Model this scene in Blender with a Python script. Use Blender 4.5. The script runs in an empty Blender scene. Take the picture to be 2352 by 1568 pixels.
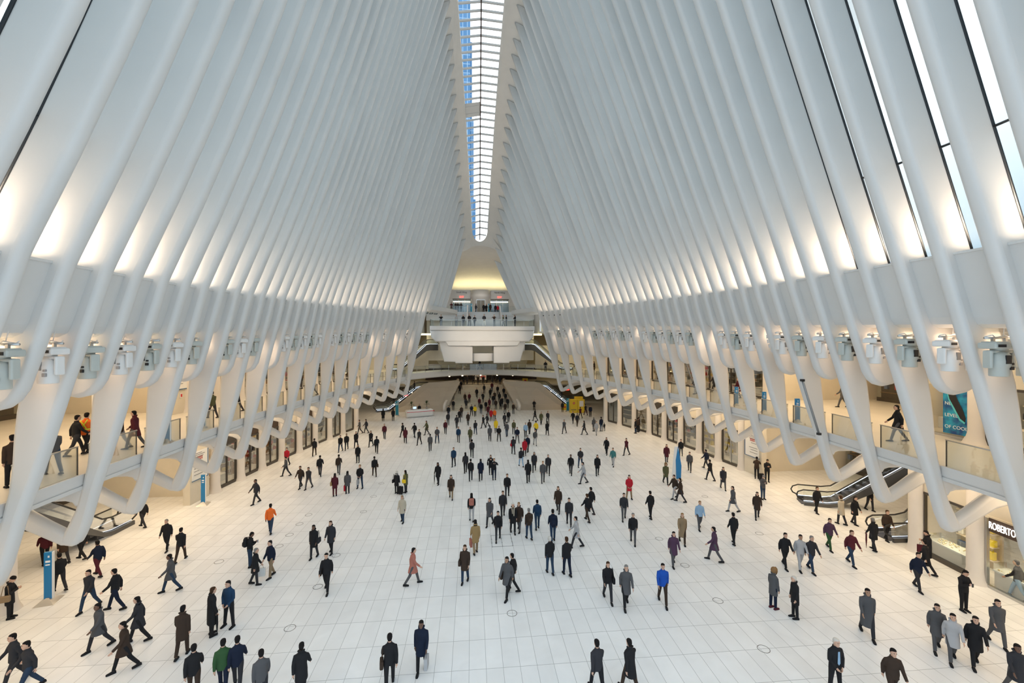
import bpy, bmesh, math, random
from mathutils import Vector, Matrix
PI = math.pi
sc = bpy.context.scene
COL = sc.collection

# ------------------------------------------------------------------ camera
CAMH = 11.3
FPX = 975.0
PSI = math.atan((1176 - 1084) / FPX)
cd = bpy.data.cameras.new('camera'); cam = bpy.data.objects.new('camera', cd); COL.objects.link(cam)
cam.location = (0, 0, CAMH); cam.rotation_euler = (PI / 2, 0, -PSI)
cd.sensor_width = 36; cd.sensor_fit = 'HORIZONTAL'; cd.lens = FPX * 36 / 2352; cd.clip_end = 600; cd.clip_start = 0.1
sc.camera = cam
# ------------------------------------------------------------------ world
wd_ = bpy.data.worlds.new('sky'); sc.world = wd_; wd_.use_nodes = True
nt = wd_.node_tree; nt.nodes.clear()
o_ = nt.nodes.new('ShaderNodeOutputWorld'); b_ = nt.nodes.new('ShaderNodeBackground')
tc = nt.nodes.new('ShaderNodeTexCoord'); sp = nt.nodes.new('ShaderNodeSeparateXYZ'); cr = nt.nodes.new('ShaderNodeValToRGB')
nt.links.new(tc.outputs['Generated'], sp.inputs[0]); ma = nt.nodes.new('ShaderNodeMath'); ma.operation = 'MULTIPLY_ADD'; ma.inputs[1].default_value = .6; ma.use_clamp = True
nt.links.new(sp.outputs['Y'], ma.inputs[0]); nt.links.new(sp.outputs['Z'], ma.inputs[2]); nt.links.new(ma.outputs[0], cr.inputs[0])
cr.color_ramp.elements[0].position = 0.0; cr.color_ramp.elements[0].color = (0.33, 0.42, 0.50, 1)
cr.color_ramp.elements[1].position = 0.75; cr.color_ramp.elements[1].color = (0.96, 0.98, 1.0, 1)
e = cr.color_ramp.elements.new(0.5); e.color = (0.42, 0.51, 0.585, 1)
nt.links.new(cr.outputs[0], b_.inputs[0]); b_.inputs[1].default_value = 2.3
nt.links.new(b_.outputs[0], o_.inputs[0])
# ------------------------------------------------------------------ exposure
vs = sc.view_settings
vs.view_transform = 'Standard'; vs.look = 'None'; vs.gamma = 1; vs.use_curve_mapping = False; vs.exposure = 0.22
try: sc.cycles.use_light_tree = True
except Exception: pass
WARM = (1.0, 0.74, 0.46)
HALLWARM = (1.0, 0.79, 0.58)

def area(name, loc, size, power, color=WARM, rot=(0, 0, 0), sy=None, spread=PI):
    l = bpy.data.lights.new(name, 'AREA'); l.energy = power; l.color = color; l.spread = spread
    if sy: l.shape = 'RECTANGLE'; l.size = size; l.size_y = sy
    else: l.shape = 'SQUARE'; l.size = size
    o = bpy.data.objects.new(name, l); o.location = loc; o.rotation_euler = rot; COL.objects.link(o)
    return o

# ------------------------------------------------------------------ numbers of the place
def interp(x, tab):
    if x <= tab[0][0]: return tab[0][1] + (tab[1][1] - tab[0][1]) / (tab[1][0] - tab[0][0]) * (x - tab[0][0]) if x > tab[0][0] - 12 else tab[0][1]
    if x >= tab[-1][0]: return tab[-1][1]
    for (a, b), (c, d) in zip(tab, tab[1:]):
        if a <= x <= c:
            return b + (d - b) * (x - a) / (c - a)
SILL = {1: [(0, 12.3), (5, 13.3), (10.3, 14.26), (14.8, 14.78), (19, 15.2), (24, 15.75), (30, 16.0), (37, 15.7), (41.5, 15.05), (46, 14.3), (50, 13.4), (56, 11.64), (61.8, 9.62), (67.7, 7.3), (72, 5.6)],
        -1: [(0, 9.0), (5, 10.0), (10, 10.5), (15.5, 11.14), (19.7, 11.49), (24, 11.7), (30, 11.85), (36.7, 11.65), (42.3, 10.88), (48, 9.76), (53.6, 8.22), (59.3, 6.27), (65, 4.1), (70, 2.4)]}
SILLZ = {1: [(0, 13.9), (10, 14.0), (19, 14.28), (37, 15.0), (50, 15.4), (61.8, 15.7), (72, 15.9)],
         -1: [(0, 13.2), (12, 13.45), (17, 13.58), (25, 13.88), (37, 14.38), (48, 14.8), (59.3, 15.25), (70, 15.5)]}
TIP = {1: [(0, 15.2), (5, 16.8), (10, 17.8), (14.6, 18.5), (17.4, 18.8), (20.6, 19.1), (26.5, 19.35), (32.4, 19.15), (38.5, 18.7), (44.2, 17.9), (50, 16.6), (56.1, 15.2), (61.8, 13.2), (68, 10.9)],
       -1: [(0, 12.3), (8, 13.9), (16.9, 14.4), (25, 14.5), (30.5, 14.55), (36, 14.1), (41.9, 13.5), (47.7, 12.6), (53.2, 11.0), (59.3, 9.1), (65, 7.0)]}
RIDGEZ = [(0, 39.5), (8, 42.2), (14, 44.2), (20, 45.6), (28, 46.3), (35, 45.7), (41.3, 44.2), (47.1, 41.7), (53, 38.07), (58.9, 33.4), (61.8, 30.7), (64.7, 27.7), (67.7, 24.2), (71, 20.0)]
TOPX = {1: [(0, 4.4), (41, 4.35), (50, 4.1), (59, 3.8), (67.7, 3.53)], -1: [(0, 2.2), (39.5, 2.12), (50.8, 1.75), (56.5, 1.5), (65, 0.92), (70, .8)]}
BULGE = {1: [(0, 0.1), (60, 0.0)], -1: [(0, 1.6), (15, 1.25), (21, 0.95), (27, 0.7), (32, 0.45), (39, 0.0), (60, 0)]}
BEAMZ = {1: [(0, 11.3), (15, 11.83), (60, 13.4), (70, 13.7)], -1: [(0, 11.25), (16, 11.45), (25, 11.75), (45, 12.45), (65, 12.9)]}
WALL = {1: [(0, 21.5), (8, 22.6), (16, 23.3), (21, 23.8), (30, 24.0), (35.7, 23.6), (38.5, 23.2), (41.9, 22.9), (44.6, 22.4), (47.8, 21.9), (50.9, 21.3), (53.7, 20.5), (56.7, 19.6), (60, 18.4), (70, 14)],
        -1: [(0, 17.5), (8, 18.6), (19, 19.3), (26, 19.5), (32.1, 19.25), (34.6, 19.0), (37, 18.7), (40.4, 18.3), (45.9, 17.3), (48.9, 16.7), (51.6, 16.1), (55.4, 15.2), (59.8, 13.4), (70, 9)]}
def ribY(s, j): return 61.8 - 1.465 * j if s > 0 else 59.3 - 1.4133 * j
# inner face of a rib: outward distance from x=0 at height z
LOWF = [(4.0, 1.0), (6.4, .79), (7.6, .65), (10.2, .40), (11.9, .22), (14.1, 0.0)]
def inner(s, y, z):
    xs = interp(y, SILL[s]); zs = interp(y, SILLZ[s])
    if z >= zs:
        zr = interp(y, RIDGEZ) + (0 if s > 0 else -.5); t = (z - zs) / (zr - zs); xt = interp(y, TOPX[s])
        return xs + (xt - xs) * t - interp(y, BULGE[s]) * 4 * t * (1 - t)
    d = interp(y, TIP[s]) - .32 - xs
    zz = 4 + (z - 4) * (14.1 - 4) / (zs - 4)
    return xs + d * interp(zz, LOWF)

# ------------------------------------------------------------------ materials
MAT = {}
def mat(name, color, rough=0.5, metal=0.0, emit=None, es=0.0, noise=0.0, nscale=4.0, bump=0.0, spec=0.5):
    if name in MAT: return MAT[name]
    m = bpy.data.materials.new(name); m.use_nodes = True; n = m.node_tree; p = n.nodes['Principled BSDF']
    p.inputs['Base Color'].default_value = (*color, 1); p.inputs['Roughness'].default_value = rough; p.inputs['Metallic'].default_value = metal
    p.inputs['Specular IOR Level'].default_value = spec
    if emit: p.inputs['Emission Color'].default_value = (*emit, 1); p.inputs['Emission Strength'].default_value = es
    if noise or bump:
        t = n.nodes.new('ShaderNodeTexCoord'); ns = n.nodes.new('ShaderNodeTexNoise'); ns.inputs['Scale'].default_value = nscale; ns.inputs['Detail'].default_value = 5
        n.links.new(t.outputs['Object'], ns.inputs['Vector'])
        if noise:
            r = n.nodes.new('ShaderNodeValToRGB'); r.color_ramp.elements[0].position = .3; r.color_ramp.elements[1].position = .7
            r.color_ramp.elements[0].color = (*[c * (1 - noise) for c in color], 1); r.color_ramp.elements[1].color = (*[min(1, c * (1 + noise * .5)) for c in color], 1)
            n.links.new(ns.outputs['Fac'], r.inputs[0]); n.links.new(r.outputs[0], p.inputs['Base Color'])
        if bump:
            b = n.nodes.new('ShaderNodeBump'); b.inputs['Strength'].default_value = bump; b.inputs['Distance'].default_value = .02
            n.links.new(ns.outputs['Fac'], b.inputs['Height']); n.links.new(b.outputs[0], p.inputs['Normal'])
    MAT[name] = m; return m
def glass_mat(name, tint=(1, 1, 1), gloss=0.08, rough=0.02):
    if name in MAT: return MAT[name]
    m = bpy.data.materials.new(name); m.use_nodes = True; n = m.node_tree; n.nodes.clear()
    o = n.nodes.new('ShaderNodeOutputMaterial'); mx = n.nodes.new('ShaderNodeMixShader'); t = n.nodes.new('ShaderNodeBsdfTransparent'); g = n.nodes.new('ShaderNodeBsdfGlossy')
    t.inputs[0].default_value = (*tint, 1); g.inputs['Roughness'].default_value = rough; mx.inputs[0].default_value = gloss
    fr = n.nodes.new('ShaderNodeLayerWeight'); fr.inputs[0].default_value = .25
    mm = n.nodes.new('ShaderNodeMath'); mm.operation = 'MULTIPLY_ADD'; mm.inputs[1].default_value = .5; mm.inputs[2].default_value = gloss
    n.links.new(fr.outputs['Fresnel'], mm.inputs[0]); n.links.new(mm.outputs[0], mx.inputs[0])
    n.links.new(t.outputs[0], mx.inputs[1]); n.links.new(g.outputs[0], mx.inputs[2]); n.links.new(mx.outputs[0], o.inputs[0])
    MAT[name] = m; return m
def floor_mat():
    m = bpy.data.materials.new('marble tile floor'); m.use_nodes = True; n = m.node_tree; L = n.links; p = n.nodes['Principled BSDF']
    t = n.nodes.new('ShaderNodeTexCoord'); mp = n.nodes.new('ShaderNodeMapping'); mp.inputs['Location'].default_value = (.1, -14.68, 0)
    L.new(t.outputs['Object'], mp.inputs['Vector']); s = n.nodes.new('ShaderNodeSeparateXYZ'); L.new(mp.outputs[0], s.inputs[0])
    def math_(op, a, b=None, c=None):
        q = n.nodes.new('ShaderNodeMath'); q.operation = op
        for i, v in enumerate((a, b, c)):
            if v is None: continue
            if isinstance(v, (int, float)): q.inputs[i].default_value = v
            else: L.new(v, q.inputs[i])
        return q.outputs[0]
    ux = math_('DIVIDE', s.outputs['X'], .592); uy = math_('DIVIDE', s.outputs['Y'], 1.452)
    fx = math_('FRACT', ux); fy = math_('FRACT', uy)
    dx = math_('MULTIPLY', math_('MINIMUM', fx, math_('SUBTRACT', 1, fx)), .592)
    dy = math_('MULTIPLY', math_('MINIMUM', fy, math_('SUBTRACT', 1, fy)), 1.452)
    jx = math_('LESS_THAN', dx, .007); jy = math_('LESS_THAN', dy, .008)
    j = math_('MAXIMUM', jx, jy)
    cb = n.nodes.new('ShaderNodeCombineXYZ'); L.new(math_('FLOOR', ux), cb.inputs[0]); L.new(math_('FLOOR', uy), cb.inputs[1])
    wn = n.nodes.new('ShaderNodeTexWhiteNoise'); L.new(cb.outputs[0], wn.inputs['Vector'])
    ns = n.nodes.new('ShaderNodeTexNoise'); ns.inputs['Scale'].default_value = .9; ns.inputs['Detail'].default_value = 6; ns.inputs['Distortion'].default_value = .8
    L.new(t.outputs['Object'], ns.inputs['Vector'])
    v = math_('ADD', math_('MULTIPLY', wn.outputs['Value'], .06), math_('MULTIPLY', ns.outputs['Fac'], .16))
    v = math_('ADD', v, .75)
    c = n.nodes.new('ShaderNodeCombineXYZ')
    L.new(math_('MULTIPLY', v, .99), c.inputs[0]); L.new(v, c.inputs[1]); L.new(math_('MULTIPLY', v, 1.0), c.inputs[2])
    mx = n.nodes.new('ShaderNodeMixRGB'); L.new(j, mx.inputs[0]); L.new(c.outputs[0], mx.inputs[1]); mx.inputs[2].default_value = (.42, .43, .43, 1)
    L.new(mx.outputs[0], p.inputs['Base Color']); p.inputs['Roughness'].default_value = .32; p.inputs['Specular IOR Level'].default_value = .35
    return m
def stone_mat():
    m = mat('travertine wall stone', (.50, .44, .35), .6, noise=.10, nscale=1.2)
    n = m.node_tree; L = n.links; p = n.nodes['Principled BSDF']
    t = n.nodes.new('ShaderNodeTexCoord'); br = n.nodes.new('ShaderNodeTexBrick'); mp = n.nodes.new('ShaderNodeMapping'); mp.inputs['Rotation'].default_value = (PI / 2, 0, 0)
    L.new(t.outputs['Object'], mp.inputs[0]); L.new(mp.outputs[0], br.inputs['Vector'])
    br.inputs['Color1'].default_value = (.52, .46, .37, 1); br.inputs['Color2'].default_value = (.48, .425, .34, 1); br.inputs['Mortar'].default_value = (.44, .39, .31, 1)
    br.inputs['Scale'].default_value = 1; br.inputs['Mortar Size'].default_value = .004; br.inputs['Brick Width'].default_value = 1.5; br.inputs['Row Height'].default_value = .75
    L.new(br.outputs['Color'], p.inputs['Base Color']); return m
WHITE = mat('white painted steel', (.69, .675, .65), .42, noise=.03, nscale=.6)
PLASTER = mat('white plaster', (.76, .71, .65), .6, noise=.04, nscale=1)  # white paint with the warm uplight tone put into its colour
CREAM = mat('cream stone panel', (.72, .66, .54), .5, noise=.06, nscale=.8)
CEIL = mat('ceiling white', (.80, .78, .74), .7)
STONE = stone_mat()
FLOORM = floor_mat()
L2FLOOR = mat('honed marble walkway', (.74, .70, .62), .3, noise=.06, nscale=.7)
DARKM = mat('dark bronze metal', (.10, .088, .075), .4, .6)
STEEL = mat('brushed steel', (.55, .55, .54), .3, .9)
BLACKP = mat('black plastic', (.015, .015, .016), .45)
RUBBER = mat('black rubber', (.02, .02, .02), .55)
GLASS = glass_mat('clear glass', (.95, .97, .96), .04)
SKYGLASS = glass_mat('roof glass', (.93, .97, 1.0), .03)
WINGLASS = glass_mat('sky toned window glass', (.50, .56, .575), .03)  # tint added to dim the sky behind and turn it blue
RAILGLASS = glass_mat('railing glass', (.955, .98, .97), .04)
MULL = mat('dark window frame', (.03, .035, .04), .4, .3)
FIXW = mat('white fixture shell', (.78, .76, .73), .35)
FIXG = mat('grey fixture shell', (.50, .52, .48), .4)
BLUE = mat('blue sign panel', (.012, .20, .46), .35)
TEAL = mat('teal blue sign panel', (.015, .24, .36), .35)
WHITEP = mat('white sign face', (.82, .82, .80), .4)
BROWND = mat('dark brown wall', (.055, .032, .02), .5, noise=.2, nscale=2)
SHOPW = mat('shop wall warm', (.62, .52, .38), .6, noise=.08, nscale=2)
WOOD = mat('warm wood panel', (.30, .15, .06), .45, noise=.25, nscale=3)
YEL = mat('yellow hoarding paint', (.78, .56, .03), .5)
RED = mat('red paint', (.62, .03, .03), .45)
REDE = mat('red lit sign', (.9, .05, .05), .4, emit=(1, .08, .06), es=3)
GREENE = mat('green lit sign', (.05, .7, .2), .4, emit=(.1, 1, .3), es=2)
LAMP = mat('warm lamp', (1, .9, .7), .4, emit=(1, .80, .50), es=9)
LAMPW = mat('cool white lamp', (1, 1, 1), .4, emit=(.75, .85, 1), es=2)
SCREEN = mat('lit blue screen', (.4, .6, .9), .3, emit=(.35, .6, 1), es=1.6)
LETTER = mat('lit white letters', (1, 1, 1), .4, emit=(1, .95, .9), es=2.0)
PRINT = mat('dark print', (.10, .10, .11), .5)
PRINTW = mat('white print', (.85, .87, .88), .5)
CIRC = mat('dark floor ring', (.16, .15, .14), .5)
LEAF = mat('dark green leaves', (.03, .06, .015), .55)
POT = mat('grey planter', (.35, .34, .32), .6)
LIGHTBLUE = mat('light blue sill glass', (.5, .7, .85), .2)

# ------------------------------------------------------------------ helpers
def link(o): COL.objects.link(o); return o
def empty(name, loc=(0, 0, 0), rz=0):
    o = bpy.data.objects.new(name, None); o.empty_display_size = .2; o.location = loc; o.rotation_euler = (0, 0, rz); return link(o)
def tag(o, label=None, cat=None, group=None, kind=None):
    if label: o['label'] = label
    if cat: o['category'] = cat
    if group: o['group'] = group
    if kind: o['kind'] = kind
    return o
class MB:
    def __init__(s): s.v = []; s.f = []; s.sm = []
    def add(s, vs_, fs, smooth=False):
        k = len(s.v); s.v += [tuple(p) for p in vs_]
        for f in fs: s.f.append([i + k for i in f]); s.sm.append(smooth)
    def box(s, c, d, rz=0, rx=0, ry=0, M=None):
        hx, hy, hz = d[0] / 2, d[1] / 2, d[2] / 2
        R = Matrix.Rotation(rz, 3, 'Z') @ Matrix.Rotation(ry, 3, 'Y') @ Matrix.Rotation(rx, 3, 'X')
        vs_ = [Vector(c) + R @ Vector((a * hx, b * hy, e_ * hz)) for a in (-1, 1) for b in (-1, 1) for e_ in (-1, 1)]
        if M: vs_ = [M @ q for q in vs_]
        s.add(vs_, [(0, 1, 3, 2), (4, 6, 7, 5), (0, 4, 5, 1), (2, 3, 7, 6), (0, 2, 6, 4), (1, 5, 7, 3)])
    def bbox(s, x0, x1, y0, y1, z0, z1): s.box(((x0 + x1) / 2, (y0 + y1) / 2, (z0 + z1) / 2), (abs(x1 - x0), abs(y1 - y0), abs(z1 - z0)))
    def rbox(s, c, d, r=.02, rz=0, seg=2):   # box with bevelled edges
        bm = bmesh.new(); bmesh.ops.create_cube(bm, size=1)
        for q in bm.verts: q.co = Vector((q.co.x * d[0], q.co.y * d[1], q.co.z * d[2]))
        bmesh.ops.bevel(bm, geom=bm.edges[:], offset=min(r, min(d) * .45), segments=seg, affect='EDGES', profile=.5)
        R = Matrix.Rotation(rz, 3, 'Z'); bm.verts.ensure_lookup_table()
        s.add([Vector(c) + R @ q.co for q in bm.verts], [[q.index for q in f.verts] for f in bm.faces], False); bm.free()
    def tube(s, pts, r, n=8, cap=True, sx=1.0):
        pts = [Vector(p) for p in pts]; N = len(pts); rr = r if isinstance(r, (list, tuple)) else [r] * N
        vs_ = []; up = None
        for i in range(N):
            t = (pts[min(i + 1, N - 1)] - pts[max(i - 1, 0)]).normalized()
            if up is None: up = Vector((0, 0, 1)) if abs(t.z) < .9 else Vector((1, 0, 0))
            a = t.cross(up).normalized(); b = a.cross(t).normalized(); up = b
            for k in range(n):
                q = 2 * PI * k / n; vs_.append(pts[i] + (a * math.cos(q) * sx + b * math.sin(q)) * rr[i])
        fs = [(i * n + k, i * n + (k + 1) % n, (i + 1) * n + (k + 1) % n, (i + 1) * n + k) for i in range(N - 1) for k in range(n)]
        if cap: fs += [list(range(n))[::-1], [(N - 1) * n + k for k in range(n)]]
        s.add(vs_, fs, True)
    def cyl(s, c, r, h, n=20, r2=None):
        r2 = r if r2 is None else r2
        vs_ = [(c[0] + r * math.cos(2 * PI * k / n), c[1] + r * math.sin(2 * PI * k / n), c[2]) for k in range(n)] + [(c[0] + r2 * math.cos(2 * PI * k / n), c[1] + r2 * math.sin(2 * PI * k / n), c[2] + h) for k in range(n)]
        s.add(vs_, [(k, (k + 1) % n, n + (k + 1) % n, n + k) for k in range(n)], True)
        s.add(vs_, [list(range(n))[::-1], list(range(n, 2 * n))], False)
    def lathe(s, c, prof, n=16):
        vs_ = [(c[0] + r * math.cos(2 * PI * k / n), c[1] + r * math.sin(2 * PI * k / n), c[2] + z) for r, z in prof for k in range(n)]
        s.add(vs_, [(i * n + k, i * n + (k + 1) % n, (i + 1) * n + (k + 1) % n, (i + 1) * n + k) for i in range(len(prof) - 1) for k in range(n)] , True)
    def quad(s, a, b, c, d): s.add([a, b, c, d], [(0, 1, 2, 3)])
    def sphere(s, c, r, n=10, m=7, sc_=(1, 1, 1)):
        vs_ = []
        for i in range(m + 1):
            th = PI * i / m
            for k in range(n): vs_.append((c[0] + sc_[0] * r * math.sin(th) * math.cos(2 * PI * k / n), c[1] + sc_[1] * r * math.sin(th) * math.sin(2 * PI * k / n), c[2] + sc_[2] * r * math.cos(th)))
        s.add(vs_, [(i * n + k, i * n + (k + 1) % n, (i + 1) * n + (k + 1) % n, (i + 1) * n + k) for i in range(m) for k in range(n)], True)
    def prism(s, poly, f, t, r=.12, rings=3):
        """plate with outline poly [(a,z)] in a plane, thickness t, edges rounded by r; f(a,z,y)->world"""
        n = len(poly)
        ar = sum(poly[i][0] * poly[(i + 1) % n][1] - poly[(i + 1) % n][0] * poly[i][1] for i in range(n))
        if ar < 0: poly = poly[::-1]
        P = [Vector(p) for p in poly]; nor = []
        for i in range(n):
            a = (P[i] - P[i - 1]).normalized(); b = (P[(i + 1) % n] - P[i]).normalized()
            n1 = Vector((-a.y, a.x)); n2 = Vector((-b.y, b.x)); m = (n1 + n2); d = max(.35, 1 + n1.dot(n2)); nor.append(m / d)
        lv = []
        for k in range(rings):
            q = PI / 2 * k / (rings - 1); lv.append((r * (1 - math.sin(q)), -(t / 2 - r) - r * math.cos(q)))
        lv += [(a, -b) for a, b in lv[::-1]]
        vs_ = [f(P[i].x + nor[i].x * ins, P[i].y + nor[i].y * ins, y) for ins, y in lv for i in range(n)]
        K = len(lv); side = [(k * n + i, k * n + (i + 1) % n, (k + 1) * n + (i + 1) % n, (k + 1) * n + i) for k in range(K - 1) for i in range(n)]
        k0 = len(s.v); s.add(vs_, side, True)
        s.f.append([k0 + i for i in range(n)][::-1]); s.sm.append(False)
        s.f.append([k0 + (K - 1) * n + i for i in range(n)]); s.sm.append(False)
    def mesh(s, name, m, auto=True):
        me = bpy.data.meshes.new(name); me.from_pydata(s.v, [], s.f); me.materials.append(m)
        me.polygons.foreach_set('use_smooth', s.sm); me.update(); return me
    def build(s, name, m, parent=None, loc=None, fix=True):
        me = s.mesh(name, m)
        if fix:
            bm = bmesh.new(); bm.from_mesh(me); bmesh.ops.recalc_face_normals(bm, faces=bm.faces); bm.to_mesh(me); bm.free()
        o = bpy.data.objects.new(name, me); link(o)
        if parent: o.parent = parent
        if loc: o.location = loc
        return o
def struct(name, mb, m, parent=None):
    o = mb.build(name, m, parent)
    if not parent: o['kind'] = 'structure'
    return o
def copy_tree(o, parent=None):
    c = o.copy(); COL.objects.link(c); c.parent = parent
    for ch in o.children: copy_tree(ch, c)
    return c
def setcol(o, m):
    o.material_slots[0].link = 'OBJECT'; o.material_slots[0].material = m
def text(name, s, size, m, loc, rot, parent=None, extrude=.01, align='CENTER'):
    cu = bpy.data.curves.new(name, 'FONT'); cu.body = s; cu.size = size; cu.extrude = extrude; cu.align_x = align; cu.align_y = 'CENTER'; cu.materials.append(m)
    tmp = bpy.data.objects.new(name, cu); COL.objects.link(tmp)
    me = bpy.data.meshes.new_from_object(tmp.evaluated_get(bpy.context.evaluated_depsgraph_get())); COL.objects.unlink(tmp); bpy.data.objects.remove(tmp)
    o = bpy.data.objects.new(name, me); link(o); o.location = loc; o.rotation_euler = rot
    if parent: o.parent = parent
    return o
CP, SP_ = math.cos(PSI), math.sin(PSI)
def ray(u, v):
    dx = (u - 1176) / FPX
    return Vector((dx * CP + SP_, -dx * SP_ + CP, (784 - v) / FPX))
def onz(u, v, z=0): r = ray(u, v); t = (z - CAMH) / r.z; return Vector((r.x * t, r.y * t, z))
def ony(u, v, y): r = ray(u, v); t = y / r.y; return Vector((r.x * t, y, CAMH + r.z * t))
def onx(u, v, x): r = ray(u, v); t = x / r.x; return Vector((x, r.y * t, CAMH + r.z * t))
random.seed(7)
def ordn(n): return ['', 'nearest', 'second', 'third', 'fourth', 'fifth', 'sixth', 'seventh', 'eighth', 'ninth', 'tenth', 'eleventh', 'twelfth', 'thirteenth', 'fourteenth', 'fifteenth', 'sixteenth', 'seventeenth', 'eighteenth', 'nineteenth', 'twentieth'][n] if n <= 20 else 'twenty-' + ['', 'first', 'second', 'third', 'fourth', 'fifth', 'sixth', 'seventh', 'eighth', 'ninth'][n - 20]
SIDE = {1: 'right', -1: 'left'}
LP = dict(l2=85, l1=115, s1=95, s2=80, hall=85, up=34, up2=9, niche=20)
_T = ['', '', 'twenty', 'thirty', 'forty', 'fifty']
_O = ['', 'first', 'second', 'third', 'fourth', 'fifth', 'sixth', 'seventh', 'eighth', 'ninth']
def ordn(n):
    if n < 20: return ['', 'first', 'second', 'third', 'fourth', 'fifth', 'sixth', 'seventh', 'eighth', 'ninth', 'tenth', 'eleventh', 'twelfth', 'thirteenth', 'fourteenth', 'fifteenth', 'sixteenth', 'seventeenth', 'eighteenth', 'nineteenth'][n]
    if n % 10 == 0: return {2: 'twentieth', 3: 'thirtieth', 4: 'fortieth', 5: 'fiftieth'}[n // 10]
    return _T[n // 10] + '-' + _O[n % 10]
# ================================================================= floor
mb = MB(); mb.quad((-34, -8, 0), (36, -8, 0), (36, 100, 0), (-34, 100, 0)); struct('floor', mb, FLOORM)
def xc(y): return .9 + .3 * max(0, min(1, (y - 41) / 24))
SW = [(0, 2.45), (41, 2.3), (48, 2.0), (55, 1.68), (62, 1.33), (65, 1.15)]
def top(y): return interp(y, RIDGEZ)

# ================================================================= ribs
RIBT = .42
def rib_poly(s, y, kind):
    zs = interp(y, SILLZ[s]); zr = top(y) + (0 if s > 0 else -.5); I = lambda z: inner(s, y, z)
    D = 1.12
    zin = [zr - (zr - zs) * k / 12 for k in range(13)]
    if kind == 'upper': 
        zin = [z for z in zin if z > 16.2] + [16.2]
        out = [(I(z) + D * (1 if z < zr - .1 else .9), z) for z in zin[::-1]]
        out[-1] = (I(zr) + .9, zr - .35)
        return [(I(z), z) for z in zin] + out
    P = [(I(z), z) for z in zin]
    if kind == 'stub':
        for z in (13, 12, 11.2, 10.5, 10.0): P.append((I(z) + .02, z))
        a = I(9.7); P += [(a + .14, 9.68), (a + .38, 9.5), (a + .7, 9.42), (a + 1.1, 9.5), (a + 1.6, 9.72), (a + 2.1, 10.05), (a + 2.3, 10.7), (a + 2.1, 11.4), (I(12.2) + 1.6, 12.2)]
    else:
        for z in (13, 12, 11, 10, 9, 8, 7, 6, 5.2, 4.6): P.append((I(z), z))
        a = I(4.2)
        P += [(a + .06, 4.2), (a + .18, 3.98), (a + .38, 3.88), (a + .6, 3.92), (a + .75, 4.05), (a + .72, 4.25)]
        P += [(a + .60, 4.45), (I(5.2) + .52, 5.2), (I(6) + .52, 6), (I(6.8) + .60, 6.8), (I(7.6) + .78, 7.6), (I(8.4) + .98, 8.4), (I(9.2) + 1.14, 9.2), (I(10) + 1.25, 10), (I(11) + 1.3, 11), (I(12) + 1.25, 12)]
    up = [z for z in zin[::-1]]
    P += [(I(z) + D, z) for z in up[:-1]] + [(I(zr) + .9, zr - .35)]
    return P
def rib(s, j):
    y = ribY(s, j); kind = 'upper' if j < 0 else ('long' if j % 2 == 0 else 'stub')
    F = lambda a, z, t: (s * a, y + t, z)
    mb = MB(); mb.prism(rib_poly(s, y, kind), F, RIBT, r=.15, rings=4 if y < 30 else 3)
    if kind == 'long':
        a = inner(s, y, 4.2)
        # outward arm rising to the walkway edge, and haunch plate under the walkway
        arm = [(a + .30, 3.90), (a + .72, 3.92), (a + 1.5, 4.32), (a + 2.3, 4.72), (a + 3.4, 4.95), (a + 3.4, 5.45), (a + 2.35, 5.42), (a + 1.9, 5.2), (a + 1.2, 4.75), (a + .62, 4.42), (a + .35, 4.3)]
        mb.prism(arm, F, RIBT - .02, r=.14)
        a5 = inner(s, y, 5.6)
        h = [(a5 + .15, 5.3), (a5 + .62, 5.32), (a5 + .72, 5.46), (a5 + .95, 5.52), (a5 + 2.0, 5.50), (a5 + 2.9, 5.40), (a5 + 3.6, 5.3), (a5 + 3.6, 6.0), (a5 + .15, 6.0)]
        mb.prism(h, F, RIBT - .06, r=.10)
    o = mb.build('rib', WHITE)
    n = RJ[s].index(j) + 1
    lab = {'long': 'long white rib with triangular foot on the %s wall, %s from the camera', 'stub': 'short white rib with rounded stub end on the %s wall, %s from the camera', 'upper': 'thin white roof rib beside the far %s deck, %s from the camera'}[kind]
    tag(o, lab % (SIDE[s], ordn(n)), 'rib', {'long': 'long curved ribs along the %s wall', 'stub': 'short-footed ribs along the %s wall', 'upper': 'roof ribs at the far %s end'}[kind] % SIDE[s])
RJ = {1: list(range(40, -5, -1)), -1: list(range(36, -5, -1))}
for s in (1, -1):
    for j in RJ[s]: rib(s, j)

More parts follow.
